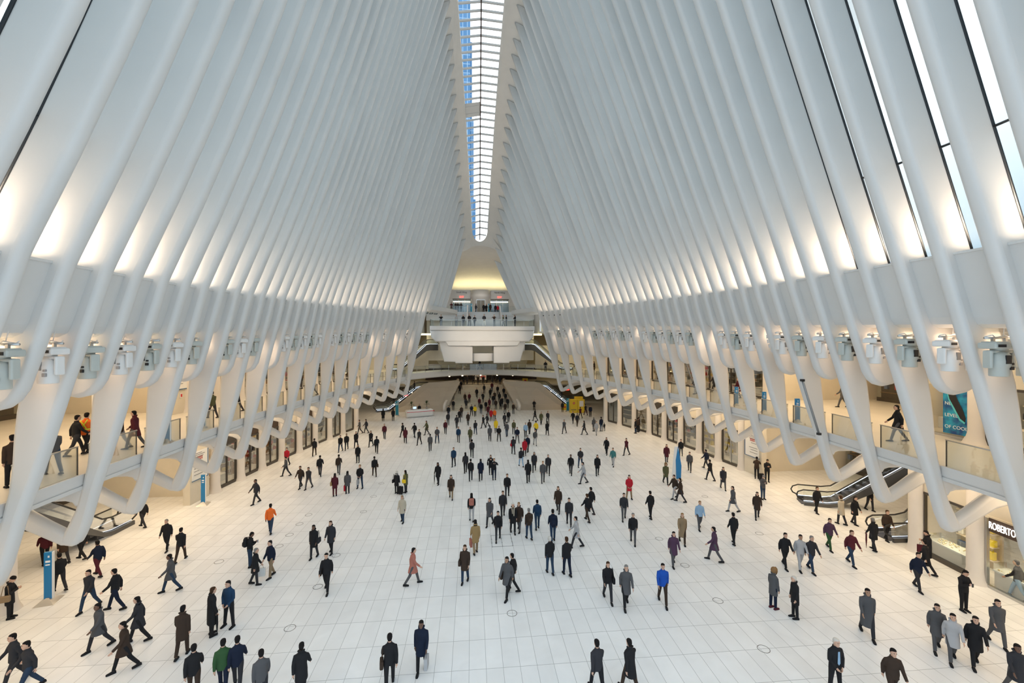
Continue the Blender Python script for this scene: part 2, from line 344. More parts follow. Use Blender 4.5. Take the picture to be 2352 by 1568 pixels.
# ================================================================= sill beams, glazing, band
def sweep(prof, ys, close=True):
    """prof(y)-> list of (x,z)"""
    mb = MB(); R = [prof(y) for y in ys]; n = len(R[0])
    vs_ = [(p[0], y, p[1]) for y, r_ in zip(ys, R) for p in r_]
    k = n if close else n - 1
    fs = [(i * n + a, i * n + (a + 1) % n, (i + 1) * n + (a + 1) % n, (i + 1) * n + a) for i in range(len(ys) - 1) for a in range(k)]
    if close: fs += [list(range(n)), [(len(ys) - 1) * n + a for a in range(n)]]
    mb.add(vs_, fs); return mb
YS = [0 + 1.5 * k for k in range(42)]
for s in (1, -1):
    def beam(y, s=s):
        zs = interp(y, SILLZ[s]); zb = interp(y, BEAMZ[s]); I = lambda z: s * (inner(s, y, z) + .42)
        return [(I(zs) - s * .05, zs), (I(zs) - s * .05, zs - .07), (I(zs), zs - .08), (I(zb + .35), zb + .35), (I(zb + .12) + s * .05, zb + .12), (I(zb) + s * .25, zb), (I(zb) + s * 1.5, zb + .05), (I(zs) + s * 1.5, zs)]
    yy = [y for y in YS if y < 62.4] + ([62.4] if s > 0 else [])
    if s < 0: yy = [y for y in yy if y < 60]
    struct('wall_%s_beam' % SIDE[s], sweep(beam, yy), WHITE)
    # roof band beside the skylight
    def band(y, s=s):
        zr = top(y) + (0 if s > 0 else -.5); xt = interp(y, TOPX[s]); e = s * xc(y) + interp(y, SW)
        return [(s * e, zr + .62), (s * (e + .25), zr + .42), (s * xt, zr), (s * (xt + 1.0), zr - .45), (s * (xt + 2.0), zr - 1.0), (s * (xt + 2.4), zr - .6), (s * (xt + 1.4), zr + 1.0), (s * e, zr + 1.35)]
    mb = sweep(band, [0, 3, 6, 9, 12, 15, 18, 21, 24, 27, 30, 33, 36, 39, 41.3, 44, 47, 50, 53, 56, 59, 61.8, 63.5, 64.7, 66.2])
    struct('ceiling_band_%s' % SIDE[s], mb, PLASTER)
# glazing bays between ribs
def fin_glass(s, j, idx):
    y0, y1 = ribY(s, j) , ribY(s, j - 1); mbg = MB(); mbf = MB(); N = 9
    ya, yb = y0 + RIBT / 2 - .03, y1 - RIBT / 2 + .03; D = 1.06
    def pt(y, k):
        zs = interp(y, SILLZ[s]); zr = top(y) + (0 if s > 0 else -.5) - .4; z = zs + (zr - zs) * k / N; return (s * (inner(s, y, z) + D), y, z)
    for k in range(N): mbg.quad(pt(ya, k), pt(yb, k), pt(yb, k + 1), pt(ya, k + 1))
    g = mbg.build('window_%d' % idx, WINGLASS); g['kind'] = 'structure'
    for y in (yb - .02,):
        mbf.tube([pt(y, k) for k in range(N + 1)], .05, 4)
    for k in (0, 1, 3, 5, 7): mbf.tube([pt(ya, k), pt(yb, k)], .04, 4)
    mbf.build('window_frame', MULL, g)
idx = 1
for s in (1, -1):
    for j in RJ[s][:-1]: fin_glass(s, j, idx); idx += 1

# ================================================================= skylight
mbg = MB(); ysk = [0 + 1.465 * k for k in range(45)] + [65.3, 66.1]
def sk(y):
    w_ = interp(y, SW); w_ *= math.sqrt(max(0, 1 - max(0, (y - 65) / 1.2) ** 2)); c = xc(y); z = top(y) + 1.0
    return (c - w_, y, z - .1), (c, y, z + .25), (c + w_, y, z + .1)
for a, b in zip(ysk, ysk[1:]):
    A, B = sk(a), sk(b); mbg.quad(A[0], A[1], B[1], B[0]); mbg.quad(A[1], A[2], B[2], B[1])
g = mbg.build('window_%d' % idx, SKYGLASS); g['kind'] = 'structure'; idx += 1
mbb = MB(); y = .4
while y < 66:
    A = sk(y); 
    for p, q in ((A[0], A[1]), (A[1], A[2])):
        d = .085; z0 = -.20
        mbb.add([(p[0], p[1] - d, p[2] + z0), (q[0], q[1] - d, q[2] + z0), (q[0], q[1] + d, q[2] + z0), (p[0], p[1] + d, p[2] + z0), (p[0], p[1] - d, p[2] - .02), (q[0], q[1] - d, q[2] - .02), (q[0], q[1] + d, q[2] - .02), (p[0], p[1] + d, p[2] - .02)],
                [(0, 1, 2, 3), (4, 5, 6, 7), (0, 1, 5, 4), (3, 2, 6, 7), (0, 3, 7, 4), (1, 2, 6, 5)])
    y += .7325
b = mbb.build('skylight_bars', WHITE, g); b['kind'] = 'stuff'
mbb = MB(); mbb.tube([Vector(sk(a)[1]) - Vector((0, 0, .25)) for a in ysk], .07, 4); mbb.build('ridge_mullion', mat('brown ridge metal', (.09, .06, .05), .4, .4), g)
mbb = MB(); A, B = sk(51.27), sk(52.75); mbb.quad(*[Vector(p) - Vector((0, 0, .21)) for p in (A[0], A[1], B[1], B[0])]); 
mbb.build('blank_panel', WHITE, g)
# rounded hood closing the skylight and falling to the far doors
mb = MB(); rows = []
HP = [(64.8, 27.2), (66.3, 26.2), (68, 25.9), (71, 25.8), (76, 25.6), (82, 25.0), (86, 23.6), (88.5, 21.2), (89, 19)]
for i, (y, z) in enumerate(HP):
    r_ = []
    for k in range(13):
        t = -1 + 2 * k / 12; hw = min(9.6, 2.6 + (y - 64.8) * 1.1); c = 1.3 + (y - 65) * .02
        zz = z - abs(t) ** 2.2 * (2.0 if y < 70 else 1.2)
        if i == 0: zz = top(64.8) + .55 - abs(t) ** 2 * 1.3; 
        r_.append((c + t * hw, y, zz))
    rows.append(r_)
n = 13; V = [p for r_ in rows for p in r_]
fs = [(i * n + k, i * n + k + 1, (i + 1) * n + k + 1, (i + 1) * n + k) for i in range(1, len(HP) - 1) for k in range(n - 1)]
mb.add(V, fs, True)
# rounded cheek around the end of the skylight
C0 = []; C1 = []
for k in range(13):
    a = PI * k / 12; C0.append((xc(66) + 1.16 * math.cos(a), 64.9 + 1.2 * math.sin(a), top(64.9 + 1.2 * math.sin(a)) + .75)); C1.append(rows[1][12 - k])
mb.add(C0 + C1, [(k, k + 1, 13 + k + 1, 13 + k) for k in range(12)], True)
struct('ceiling_hood', mb, PLASTER)
# tower seen through the skylight
TB = bpy.data.materials.new('blue glass tower facade'); TB.use_nodes = True; n_ = TB.node_tree; p = n_.nodes['Principled BSDF']
t = n_.nodes.new('ShaderNodeTexCoord'); br = n_.nodes.new('ShaderNodeTexBrick'); mp = n_.nodes.new('ShaderNodeMapping'); mp.inputs['Rotation'].default_value = (PI / 2, 0, 0)
n_.links.new(t.outputs['Object'], mp.inputs[0]); n_.links.new(mp.outputs[0], br.inputs['Vector']); br.offset = 0
br.inputs['Color1'].default_value = (.10, .24, .42, 1); br.inputs['Color2'].default_value = (.14, .30, .50, 1); br.inputs['Mortar'].default_value = (.45, .58, .7, 1)
br.inputs['Scale'].default_value = 1; br.inputs['Brick Width'].default_value = 1.6; br.inputs['Row Height'].default_value = 3.2; br.inputs['Mortar Size'].default_value = .12
n_.links.new(br.outputs['Color'], p.inputs['Base Color']); p.inputs['Roughness'].default_value = .25
tw = empty('tower', (0, 150, 0))
mb = MB(); mb.bbox(-40, -.6, 0, 30, 0, 210); mb.build('tower_shaft', TB, tw)
mb = MB(); mb.bbox(-.6, 1.3, 2, 24, 0, 62); mb.bbox(-.6, .6, 2, 24, 62, 90); mb.bbox(-.6, .1, 2, 24, 90, 118); mb.build('stepped_bay', TB, tw)
tag(tw, 'blue glass office tower outside, seen through the left half of the skylight', 'building')

# ================================================================= walkways (upper level) and shop walls
L2 = 6.5
def edge(s, y): return inner(s, y, 6.5) + .62
for s in (1, -1):
    yy = [y for y in YS if y <= (60.5 if s > 0 else 58.6)] + [60.6 if s > 0 else 58.8]
    def slab(y, s=s):
        e = edge(s, y); w_ = interp(y, WALL[s]) + 14
        return [(s * e, L2), (s * e, 6.13), (s * (e + .035), 6.12), (s * (e + .035), 6.09), (s * e, 6.08), (s * e, 5.95), (s * (e + .5), 5.88), (s * w_, 5.88), (s * w_, L2)]
    mb = sweep(slab, yy); struct('floor_walkway_%s' % SIDE[s], mb, WHITE)
    mb = MB(); 
    for a, b in zip(yy, yy[1:]): mb.quad((s * (edge(s, a) + .1), a, L2 + .006), (s * (interp(a, WALL[s]) + 13.9), a, L2 + .006), (s * (interp(b, WALL[s]) + 13.9), b, L2 + .006), (s * (edge(s, b) + .1), b, L2 + .006))
    struct('floor_walkway_paving_%s' % SIDE[s], mb, L2FLOOR)
    # ceiling over the upper walkway
    def ceil2(y, s=s):
        e = inner(s, y, 11) + 1.2; w_ = interp(y, WALL[s]) + 14; z = min(11.2, interp(y, BEAMZ[s]) - .3) if True else 0
        return [(s * e, 11.6), (s * (e + 1.6), 10.75), (s * w_, 10.75), (s * w_, 11.9), (s * e, 11.9)]
    struct('ceiling_walkway_%s' % SIDE[s], sweep(ceil2, yy), CEIL)
    # far outer shell of the shops
    mb = MB()
    for a, b in zip(yy, yy[1:]):
        mb.quad((s * (interp(a, WALL[s]) + 13.5), a, 0), (s * (interp(b, WALL[s]) + 13.5), b, 0), (s * (interp(b, WALL[s]) + 13.5), b, 11), (s * (interp(a, WALL[s]) + 13.5), a, 11))
    struct('wall_%s_shell' % SIDE[s], mb, SHOPW)

# glass railings between the long ribs
def railing(s, ya, yb, n, e_off=.10, z=L2, h=1.02, post='far'):
    t = empty('glass_railing', (s * (edge(s, (ya + yb) / 2) + e_off), (ya + yb) / 2, z))
    ox, oy = t.location.x, t.location.y
    A = Vector((s * (edge(s, ya) + e_off) - ox, ya - oy, 0)); B = Vector((s * (edge(s, yb) + e_off) - ox, yb - oy, 0))
    d = (B - A).normalized(); nn = Vector((-d.y, d.x, 0)) * .008; U = Vector((0, 0, 1))
    mb = MB(); mb.add([A + nn, B + nn, B - nn, A - nn, A + nn + U * h, B + nn + U * h, B - nn + U * h, A - nn + U * h], [(0, 1, 2, 3), (4, 5, 6, 7), (0, 1, 5, 4), (2, 3, 7, 6), (1, 2, 6, 5), (0, 3, 7, 4)])
    mb.build('glass_panel', RAILGLASS, t)
    mb = MB(); mb.tube([A + U * h, B + U * h], .028, 6); mb.build('handrail', STEEL, t)
    mb = MB(); mb.box(B + U * h / 2 - d * .03, (.03, .03, h), rz=math.atan2(d.y, d.x)); mb.build('post', DARKM, t)
    tag(t, 'clear glass railing on the %s walkway, %s bay from the camera end' % (SIDE[s], ordn(n)), 'railing', 'glass railings along the %s walkway' % SIDE[s])
for s in (1, -1):
    js = [j for j in RJ[s] if j % 2 == 0 and j >= 0]
    for n, (a, b) in enumerate(zip(js, js[1:])): railing(s, ribY(s, a) + .22, ribY(s, b) - .22, n + 1)

# ---------------------------------------------------------------- shop bays
def wx(s, y): return interp(y, WALL[s])
def wallpt(s, y, off, z): return Vector((s * (wx(s, y) + off), y, z))
def wbox(mb, s, y0, y1, o0, o1, z0, z1):
    """box following the shop wall between y0,y1; o0..o1 outward offsets"""
    a, b = wx(s, y0), wx(s, y1)
    mb.add([(s * (a + o0), y0, z0), (s * (b + o0), y1, z0), (s * (b + o1), y1, z0), (s * (a + o1), y0, z0), (s * (a + o0), y0, z1), (s * (b + o0), y1, z1), (s * (b + o1), y1, z1), (s * (a + o1), y0, z1)],
           [(0, 1, 2, 3), (4, 5, 6, 7), (0, 1, 5, 4), (2, 3, 7, 6), (1, 2, 6, 5), (0, 3, 7, 4)])
goods_cols = [(.55, .04, .05), (.05, .05, .06), (.75, .72, .66), (.45, .22, .08), (.10, .16, .30), (.70, .50, .12), (.35, .33, .30)]
GOODS = [mat('goods %d' % i, c, .5) for i, c in enumerate(goods_cols)]
SHELFM = mat('light shelf board', (.70, .62, .50), .5)
WALLN = {'plain': 0}
def storefront(s, y0, y1, z, style, n, lvl):
    """one glazed shop bay between columns: kick, frame, glass, door or display; interior display units are separate things"""
    H = 4.1 if lvl == 1 else 3.5; ym = (y0 + y1) / 2
    t = empty('storefront', (0, ym, z)); M = lambda mb, nm, m: mb.build(nm, m, t)
    class Q(MB):
        pass
    def B(y_0, y_1, o0, o1, z0, z1, nm, m, par=None):
        q = MB(); wbox(q, s, y_0, y_1, o0, o1, z0, z1); q.v = [(a, b - ym, c) for a, b, c in q.v]; return q.build(nm, m, par or t)
    fm = STEEL if style in ('light', 'door') and ym < 24 else DARKM; B(y0, y1, .18, .34, .0, .22 if fm is DARKM else .12, 'kick_plate', fm)
    B(y0, y1, .16, .36, H - .9, H - .78, 'transom', DARKM if style != 'light' else CREAM)
    B(y0, y1, .24, .26, .12, H - .9, 'glass_pane', GLASS)
    sg = B(y0, y1, .20, .34, H - .78, H, 'fascia', {'dark': DARKM, 'wood': BROWND, 'blue': TEAL}.get(style, CREAM))
    B(y0, y0 + .06, .18, .34, .12, H - .9, 'frame_post', fm); B(y1 - .06, y1, .18, .34, .12, H - .9, 'frame_post', fm)
    w_ = y1 - y0
    if style in ('door', 'wood', 'dark'):
        B(y0 + w_ * .48, y0 + w_ * .52, .19, .30, .22, H - .9, 'door_stile', STEEL if style == 'door' else DARKM)
        q = MB(); q.tube([wallpt(s, ym + .12, .12, 1.0) - Vector((0, ym, 0)), wallpt(s, ym + .12, .12, 1.9) - Vector((0, ym, 0))], .025, 6); q.build('door_handle', STEEL, t)
    if style == 'blue':
        B(y0 + .1, y1 - .1, .30, .36, .22, H - .9, 'blue_screen_panel', mat('slatted blue panel', (.05, .12, .17), .5))
    desc = {'light': 'cream framed lit shop window', 'dark': 'dark framed dim shop window', 'wood': 'brown wooden shop window', 'door': 'glazed shop entrance', 'blue': 'shop bay with slatted blue-grey panel', 'yellow': 'shop window with yellow goods'}[style]
    tag(t, '%s, %s bay of the %s %s row from camera' % (desc, ordn(n), 'lower' if lvl == 1 else 'upper', SIDE[s]), 'shop window', 'shop windows of the %s %s row' % ('lower' if lvl == 1 else 'upper', SIDE[s]))
    if style == 'blue': return
    # display unit inside
    back = {'light': SHOPW, 'dark': BROWND, 'wood': WOOD, 'door': SHOPW, 'yellow': SHOPW}[style]
    d = empty('display_shelf', (0, ym, z))
    def BD(y_0, y_1, o0, o1, z0, z1, nm, m):
        q = MB(); wbox(q, s, y_0, y_1, o0, o1, z0, z1); q.v = [(a, b - ym, c) for a, b, c in q.v]; return q.build(nm, m, d)
    BD(y0 + .15, y1 - .15, 2.2, 2.3, 0, H - .8, 'back_panel', back)
    for k in range(4): BD(y0 + .25, y1 - .25, 1.8, 2.2, .5 + k * .65, .54 + k * .65, 'shelf', SHELFM)
    s == 1 and lvl == 1 and ym < 21 or BD(y0 + .3, y1 - .3, .7, 1.3, .3, .85, 'display_table', PLASTER if style != 'wood' else WOOD)
    BD(y0 + .3, y1 - .3, 2.1, 2.18, H - .95, H - .88, 'light_strip', LAMP)
    tag(d, 'lit display shelves inside the %s bay of the %s %s shop row' % (ordn(n), 'lower' if lvl == 1 else 'upper', SIDE[s]), 'shelf', 'shop display units')
    rnd = random.Random(int(y0 * 10) + lvl * 1000 + (500 if s > 0 else 0))
    if ym < 50:
        for k in range(4):
            for q_ in range(3):
                yy_ = y0 + .45 + q_ * (w_ - .9) / 2 + rnd.uniform(-.1, .1); hh = rnd.uniform(.2, .42); ww = rnd.uniform(.12, .2)
                m_ = MB(); m_.rbox((0, 0, hh / 2), (.22, ww * 2, hh), .04)
                if hh > .3: m_.tube([(0, -ww * .5, hh), (0, -ww * .3, hh + .12), (0, ww * .3, hh + .12), (0, ww * .5, hh)], .012, 5)
                o = m_.build('handbag' if hh > .3 else 'shop_box', YELG if (style == 'yellow' and q_ < 2) else rnd.choice(GOODS), loc=wallpt(s, yy_, 1.98, z + .54 + k * .65))
                tag(o, '%s on %s shelf up, %s along, %s bay of the %s %s shops' % ('handbag' if hh > .3 else 'boxed item', ordn(k + 1), ordn(q_ + 1), ordn(n), 'lower' if lvl == 1 else 'upper', SIDE[s]), 'shop goods', 'goods on the shop shelves')
YELG = mat('yellow goods', (.85, .66, .04), .4)
def column(s, y, z0, z1, n, lvl, off=.15, r=.33):
    mb = MB(); H = z1 - z0
    mb.lathe((0, 0, 0), [(r + .16, 0), (r + .13, .05), (r + .05, .25), (r, .6), (r, H)], 20)
    o = mb.build('column', PLASTER, loc=(s * (wx(s, y) + off), y, z0))
    tag(o, 'round white column of the %s %s shop row, %s from the camera end' % ('lower' if lvl == 1 else 'upper', SIDE[s], ordn(n)), 'column', 'columns of the %s %s row' % ('lower' if lvl == 1 else 'upper', SIDE[s]))
STY = {(1, 1): {16: 'light', 17: 'yellow', 15: 'door', 14: 'yellow', 13: 'dark', 12: 'dark', 11: 'light', 10: 'light', 9: 'dark', 8: 'blue'}}
rng = random.Random(3)
def row(s, lvl, zones, styles):
    z = 0 if lvl == 1 else L2; z1 = 5.9 if lvl == 1 else 10.8; n = 0; nc = 0; k = 0
    for (ya, yb) in zones:
        js = [ribY(s, j) for j in RJ[s] if j % 2 == 0 and j >= 0 and ya - .1 <= ribY(s, j) <= yb + .1]
        for y in js: nc += 1; column(s, y, z, z1, nc, lvl)
        for a, b in zip(js, js[1:]):
            n += 1; storefront(s, a + .36, b - .36, z, styles[k % len(styles)], n, lvl); k += 1
            mb = MB(); wbox(mb, s, a + .3, b - .3, .2, .5, z + (4.1 if lvl == 1 else 3.5), z1)
            WALLN['plain'] += 1; struct('wall_%s_spandrel_%d' % (SIDE[s], WALLN['plain']), mb, CREAM)
row(1, 1, [(3, 21.0), (35, 61)], ['light', 'light', 'door', 'door', 'light', 'yellow', 'door', 'yellow', 'yellow', 'dark', 'dark', 'light', 'light', 'dark', 'blue', 'light'])
row(-1, 1, [(3, 20), (33.0, 59)], ['light', 'light', 'light', 'dark', 'dark', 'wood', 'wood', 'light', 'wood', 'light', 'dark', 'light', 'light', 'light', 'wood', 'light'])
row(1, 2, [(3, 21.0), (32.5, 61)], ['light', 'light', 'door', 'light', 'yellow', 'light', 'light', 'dark', 'dark', 'light', 'light', 'wood', 'light', 'light', 'wood'])
row(-1, 2, [(3, 15), (31, 59)], ['light', 'door', 'light', 'light', 'light', 'light', 'light', 'light', 'light', 'dark', 'wood', 'light', 'light'])
# recess walls at the escalator halls
for s, lvl, ya, yb in ((1, 1, 21.3, 34.9), (-1, 1, 20.2, 33.4), (1, 2, 21.3, 32.6), (-1, 2, 14.5, 31)):
    z0, z1 = (0, 5.9) if lvl == 1 else (L2, 10.8); m_ = CREAM
    mb = MB(); wbox(mb, s, ya, ya + .3, .5, 13.4, z0, z1); struct('wall_%s_return_%da' % (SIDE[s], lvl), mb, m_)
    mb = MB(); wbox(mb, s, yb - .3, yb, .5, 13.4, z0, z1); struct('wall_%s_return_%db' % (SIDE[s], lvl), mb, m_)
    mb = MB(); wbox(mb, s, ya, yb, 9.6, 9.9, z0, z1); struct('wall_%s_hall_%d' % (SIDE[s], lvl), mb, mat('olive cream wall', (.42, .38, .30), .55, noise=.06, nscale=1))
# lamps of the shops and walkways (downlights in the ceilings)
for s in (1, -1):
    for k, y in enumerate([6 + 6 * i for i in range(9)]):
        x1 = (edge(s, y) + wx(s, y)) / 2 + .5
        area('walkway_downlight', (s * x1, y, 10.7), 1.6, LP['l2'], WARM, sy=4.5)
        area('gallery_downlight', (s * (x1 + .2), y, 5.84), 1.4, LP['l1'], WARM, sy=4.5)
        area('shop_light', (s * (wx(s, y) + 1.3), y, 5.8), 1.2, LP['s1'], WARM, sy=4.5)
        area('shop_light', (s * (wx(s, y) + 1.3), y, 10.65), 1.2, LP['s2'], WARM, sy=4.5)
for s, y0 in ((1, 27), (-1, 26)):
    area('hall_light', (s * (wx(s, y0) + 5), y0, 5.8), 5, LP['hall'], WARM, sy=9); area('hall_light', (s * (wx(s, y0) + 5), y0, 10.6), 5, LP['hall'], WARM, sy=9)
# uplights on the sill washing the ribs
for s in (1, -1):
    for j in RJ[s][:-4]:
        y = (ribY(s, j) + ribY(s, j - 1)) / 2; zs = interp(y, SILLZ[s])
        area('sill_uplight', (s * (inner(s, y, zs) + .75), y, zs + .06), .5, LP['up'], HALLWARM, rot=(PI, 0, 0), sy=.7, spread=1.5)
        area('sill_glow', (s * (inner(s, y, zs) + .72), y, zs + .05), .5, LP['up2'], HALLWARM, rot=(PI, 0, 0), sy=.5, spread=2.9)

for s in (1, -1):  # added fill below the beam, warming rib lobes in place of the spotlights
    for j in RJ[s][2:-6:2]:
        y = ribY(s, j) - .0; zb = interp(y, BEAMZ[s])
        area('niche_fill', (s * (inner(s, y, zb) + 1.0), (ribY(s, j) + ribY(s, j - 1)) / 2, zb - .02), .5, LP['niche'], (1, .74, .52), sy=.9, spread=1.5)
        area('niche_fill', (s * (inner(s, y, zb) + 1.0), (ribY(s, j) + ribY(s, j + 1)) / 2, zb - .02), .5, LP['niche'], (1, .74, .52), sy=.9, spread=1.5)

def recess_shop(s, lvl, y0, y1, label, red=False):
    z = 0 if lvl == 1 else L2; t = empty('storefront', (0, (y0 + y1) / 2, z)); ym = (y0 + y1) / 2
    def B(a, b, o0, o1, z0, z1, nm, m, par=None):
        q = MB(); wbox(q, s, a, b, o0, o1, z0, z1); q.v = [(x, y - ym, c) for x, y, c in q.v]; return q.build(nm, m, par or t)
    B(y0, y1, 9.30, 9.58, 0, 3.3, 'back_panel', BROWND); B(y0, y1, 8.9, 9.3, 3.1, 3.4, 'fascia', CREAM); B(y0, y1, 8.9, 9.0, 0, .3, 'kick_plate', DARKM)
    B(y0, y1, 8.93, 8.96, .3, 3.1, 'glass_pane', GLASS); B(y0 + .2, y1 - .2, 9.2, 9.28, 2.7, 2.78, 'light_strip', LAMP)
    for k in range(3): B(y0 + .2, y1 - .2, 9.0, 9.3, .7 + k * .8, .74 + k * .8, 'shelf', WOOD)
    n = int((y1 - y0) / .42)
    for k in range(n + 1): B(y0 + k * (y1 - y0) / (n + 1) + .1, y0 + k * (y1 - y0) / (n + 1) + .36, 9.05, 9.25, 1.0 if k % 2 else 1.7, 1.45 if k % 2 else 2.45, 'garment', (RED if red and k % 3 != 2 else GOODS[k % 7]))
    tag(t, label, 'shop window')
recess_shop(1, 2, 22.2, 25.6, 'clothes shop window at the back of the upper right recess, nearer one', True)
recess_shop(1, 2, 26.4, 31.6, 'long shop window with red clothes at the back of the upper right recess', True)
recess_shop(-1, 2, 16, 20.5, 'shop window with red clothes at the back of the upper left recess', True)
recess_shop(-1, 2, 22, 29.5, 'long dim shop window at the back of the upper left recess')
recess_shop(1, 1, 29.5, 34.3, 'dim shop window behind the lower right escalator hall')
recess_shop(-1, 1, 27.0, 32.6, 'dim shop window behind the lower left escalator hall')
for s, o in ((1, 24.2), (-1, 22.5)):
    pass

for s in (1, -1):
    def ledge(y, s=s):
        a = inner(s, y, 16.1); return [(s * (a - .25), 16.35), (s * (a - .25), 15.75), (s * (a + .1), 15.55), (s * (a + 2.4), 15.55), (s * (a + 2.4), 16.35)]
    ya = 62.3 if s > 0 else 59.8
    struct('trim_%d' % (1 if s > 0 else 2), sweep(ledge, [ya + k * (69 - ya) / 6 for k in range(7)]), WHITE)
# ================================================================= far end
mb = MB(); mb.bbox(-30, -9.5, 88, 88.5, 0, 17); mb.bbox(13.5, 32, 88, 88.5, 0, 17); mb.bbox(-9.5, 13.5, 88, 88.5, 6.4, 17); struct('wall_far', mb, mat('olive plaster wall', (.46, .39, .24), .6, noise=.08, nscale=.5))
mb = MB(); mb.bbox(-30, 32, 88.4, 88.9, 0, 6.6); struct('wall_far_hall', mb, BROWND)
for s, x0 in ((-1, -31), (1, 32)):
    mb = MB(); mb.bbox(x0 - .2, x0, 58, 89, 0, 16); struct('wall_%s_far' % SIDE[s], mb, CREAM)
    mb = MB(); mb.bbox(s * 10.9 if s > 0 else -9.2, x0, 60, 89, 12.6, 12.9); struct('ceiling_far_%s' % SIDE[s], mb, CEIL)
    mb = MB(); mb.bbox(s * 10.95 if s > 0 else -8.2, s * 11.2 if s > 0 else -8.4, 68.2, 89, 12.6, 27); struct('wall_deck_%s' % SIDE[s], mb, WHITE)
# upper deck, stair, platform
dk = MB(); dk.bbox(-7.8, -.8, 73.6, 88, 15.75, 16.4); dk.bbox(4.9, 10.9, 73.6, 88, 15.75, 16.4); dk.bbox(-.8, 4.9, 73.6, 88, 15.75, 16.4)
dk.bbox(-7.8, 10.9, 73.7, 74.2, 14.9, 15.75); struct('floor_deck', dk, WHITE)
mb = MB(); mb.bbox(-7.8, 10.9, 74.6, 74.9, 8, 15.8); struct('wall_under_deck', mb, CREAM)
# white stair between deck and platform
st = empty('staircase', (2.05, 70, 13.65)); mb = MB()
for k in range(16): mb.bbox(-2.6, 2.6, -1.2 + k * .3, 3.6, k * .172, (k + 1) * .172)
mb.build('steps', WHITE, st)
for q in (-1, 1):
    mb = MB(); 
    mb.add([(q * 2.7, -1.4, .0), (q * 2.9, -1.4, .0), (q * 2.9, 3.9, 2.75), (q * 2.7, 3.9, 2.75), (q * 2.7, -1.4, 1.15), (q * 2.9, -1.4, 1.15), (q * 2.9, 3.9, 3.95), (q * 2.7, 3.9, 3.95), ], [(0, 1, 2, 3), (4, 5, 6, 7), (0, 1, 5, 4), (2, 3, 7, 6), (0, 3, 7, 4), (1, 2, 6, 5)]); mb.build('parapet', WHITE, st)
tag(st, 'white stair with solid parapets joining the far platform to the deck above', 'staircase')
pf = MB(); pf.rbox((1.62, 66.6, 13.3), (15.7, 5.6, .62), .06)
Fp = lambda a, z, t: (a, 64.6 + t, z)
pf.prism([(-6.2, 13.0), (-6.05, 11.9), (-5.4, 11.25), (8.7, 11.25), (9.3, 11.9), (9.45, 13.0)], Fp, 1.3, r=.2)
pf.prism([(-4.1, 11.5), (-3.7, 10.9), (-3.6, 10.65), (-.2, 10.6), (-.2, 10.6), (3.6, 10.6), (3.6, 10.6), (6.9, 10.65), (7.1, 11.0), (7.4, 11.5)], Fp, 1.1, r=.1)
pf.prism([(-5.0, 11.6), (-4.2, 8.25), (-2.55, 8.2), (-2.5, 8.0), (.1, 8.0), (.1, 11.6)], lambda a, z, t: (a, 65.3 + t, z), 1.2, r=.12)
pf.prism([(8.3, 11.6), (7.4, 8.25), (5.75, 8.2), (5.7, 8.0), (3.3, 8.0), (3.3, 11.6)], lambda a, z, t: (a, 65.3 + t, z), 1.2, r=.12)
pf.bbox(-4.8, .1, 65.8, 70, 9.8, 13); pf.bbox(3.3, 8.2, 65.8, 70, 9.8, 13)
struct('floor_platform', pf, WHITE)
mb = MB(); mb.cyl((1.7, 66.9, 8.3), 2.2, 1.2, 28); struct('wall_balcony_drum', mb, WHITE)
def rail_line(pts, name_label, post_every=1.6, h=1.02, grp=None):
    t = empty('glass_railing', pts[0]); o = Vector(pts[0]); P = [Vector(p) - o for p in pts]; U = Vector((0, 0, h))
    mb = MB(); mp_ = MB(); mr = MB()
    for a, b in zip(P, P[1:]):
        nn = Vector((-(b - a).y, (b - a).x, 0)).normalized() * .008
        mb.add([a + nn, b + nn, b - nn, a - nn, a + nn + U, b + nn + U, b - nn + U, a - nn + U], [(0, 1, 2, 3), (4, 5, 6, 7), (0, 1, 5, 4), (2, 3, 7, 6)])
        k = max(1, round((b - a).length / post_every))
        for i in range(k + 1): mp_.box(a + (b - a) * i / k + U / 2, (.035, .035, h))
    mb.build('glass_panel', RAILGLASS, t); mr.tube([p + U for p in P], .03, 6); mr.build('handrail', STEEL, t); mp_.build('posts', STEEL, t)
    tag(t, name_label, 'railing'); return t
rail_line([(-6.15, 69.3, 13.62), (-6.15, 63.95, 13.62), (9.4, 63.95, 13.62), (9.4, 69.3, 13.62)], 'glass railing around the lower far platform where people look out')
rail_line([(-7.7, 73.7, 16.4), (-.85, 73.7, 16.4)], 'glass railing of the far upper deck left of the stair')
rail_line([(5.0, 73.7, 16.4), (10.8, 73.7, 16.4)], 'glass railing of the far upper deck right of the stair')
# end wall with doors and elevator drum
mb = MB(); mb.bbox(-8.2, -4.0, 84, 84.4, 16.4, 24); mb.bbox(7.3, 11, 84, 84.4, 16.4, 24); mb.bbox(-4, 7.3, 84, 84.4, 19.7, 21.4)
mb.bbox(-.25, 3.6, 84, 84.4, 16.4, 21.4); mb.bbox(-4.0, -3.8, 84, 84.4, 16.4, 19.7)
struct('wall_end', mb, WHITE)
mb = MB(); mb.bbox(-8, 11, 86.2, 86.4, 16.4, 21.4); struct('wall_vestibule', mb, mat('vestibule blue glass', (.16, .24, .36), .2))
mb = MB(); mb.lathe((1.7, 84.2, 16.4), [(1.95, 0), (1.95, 3.4), (2.02, 3.45), (2.02, 4.2), (1.95, 4.25), (1.95, 4.95), (0, 5.0)], 32); struct('wall_lift_drum', mb, WHITE)
el = empty('elevator_door', (1.7, 82.2, 16.4)); mb = MB(); mb.bbox(-.85, .85, -.12, .05, 0, 3.0); mb.build('door_frame', STEEL, el)
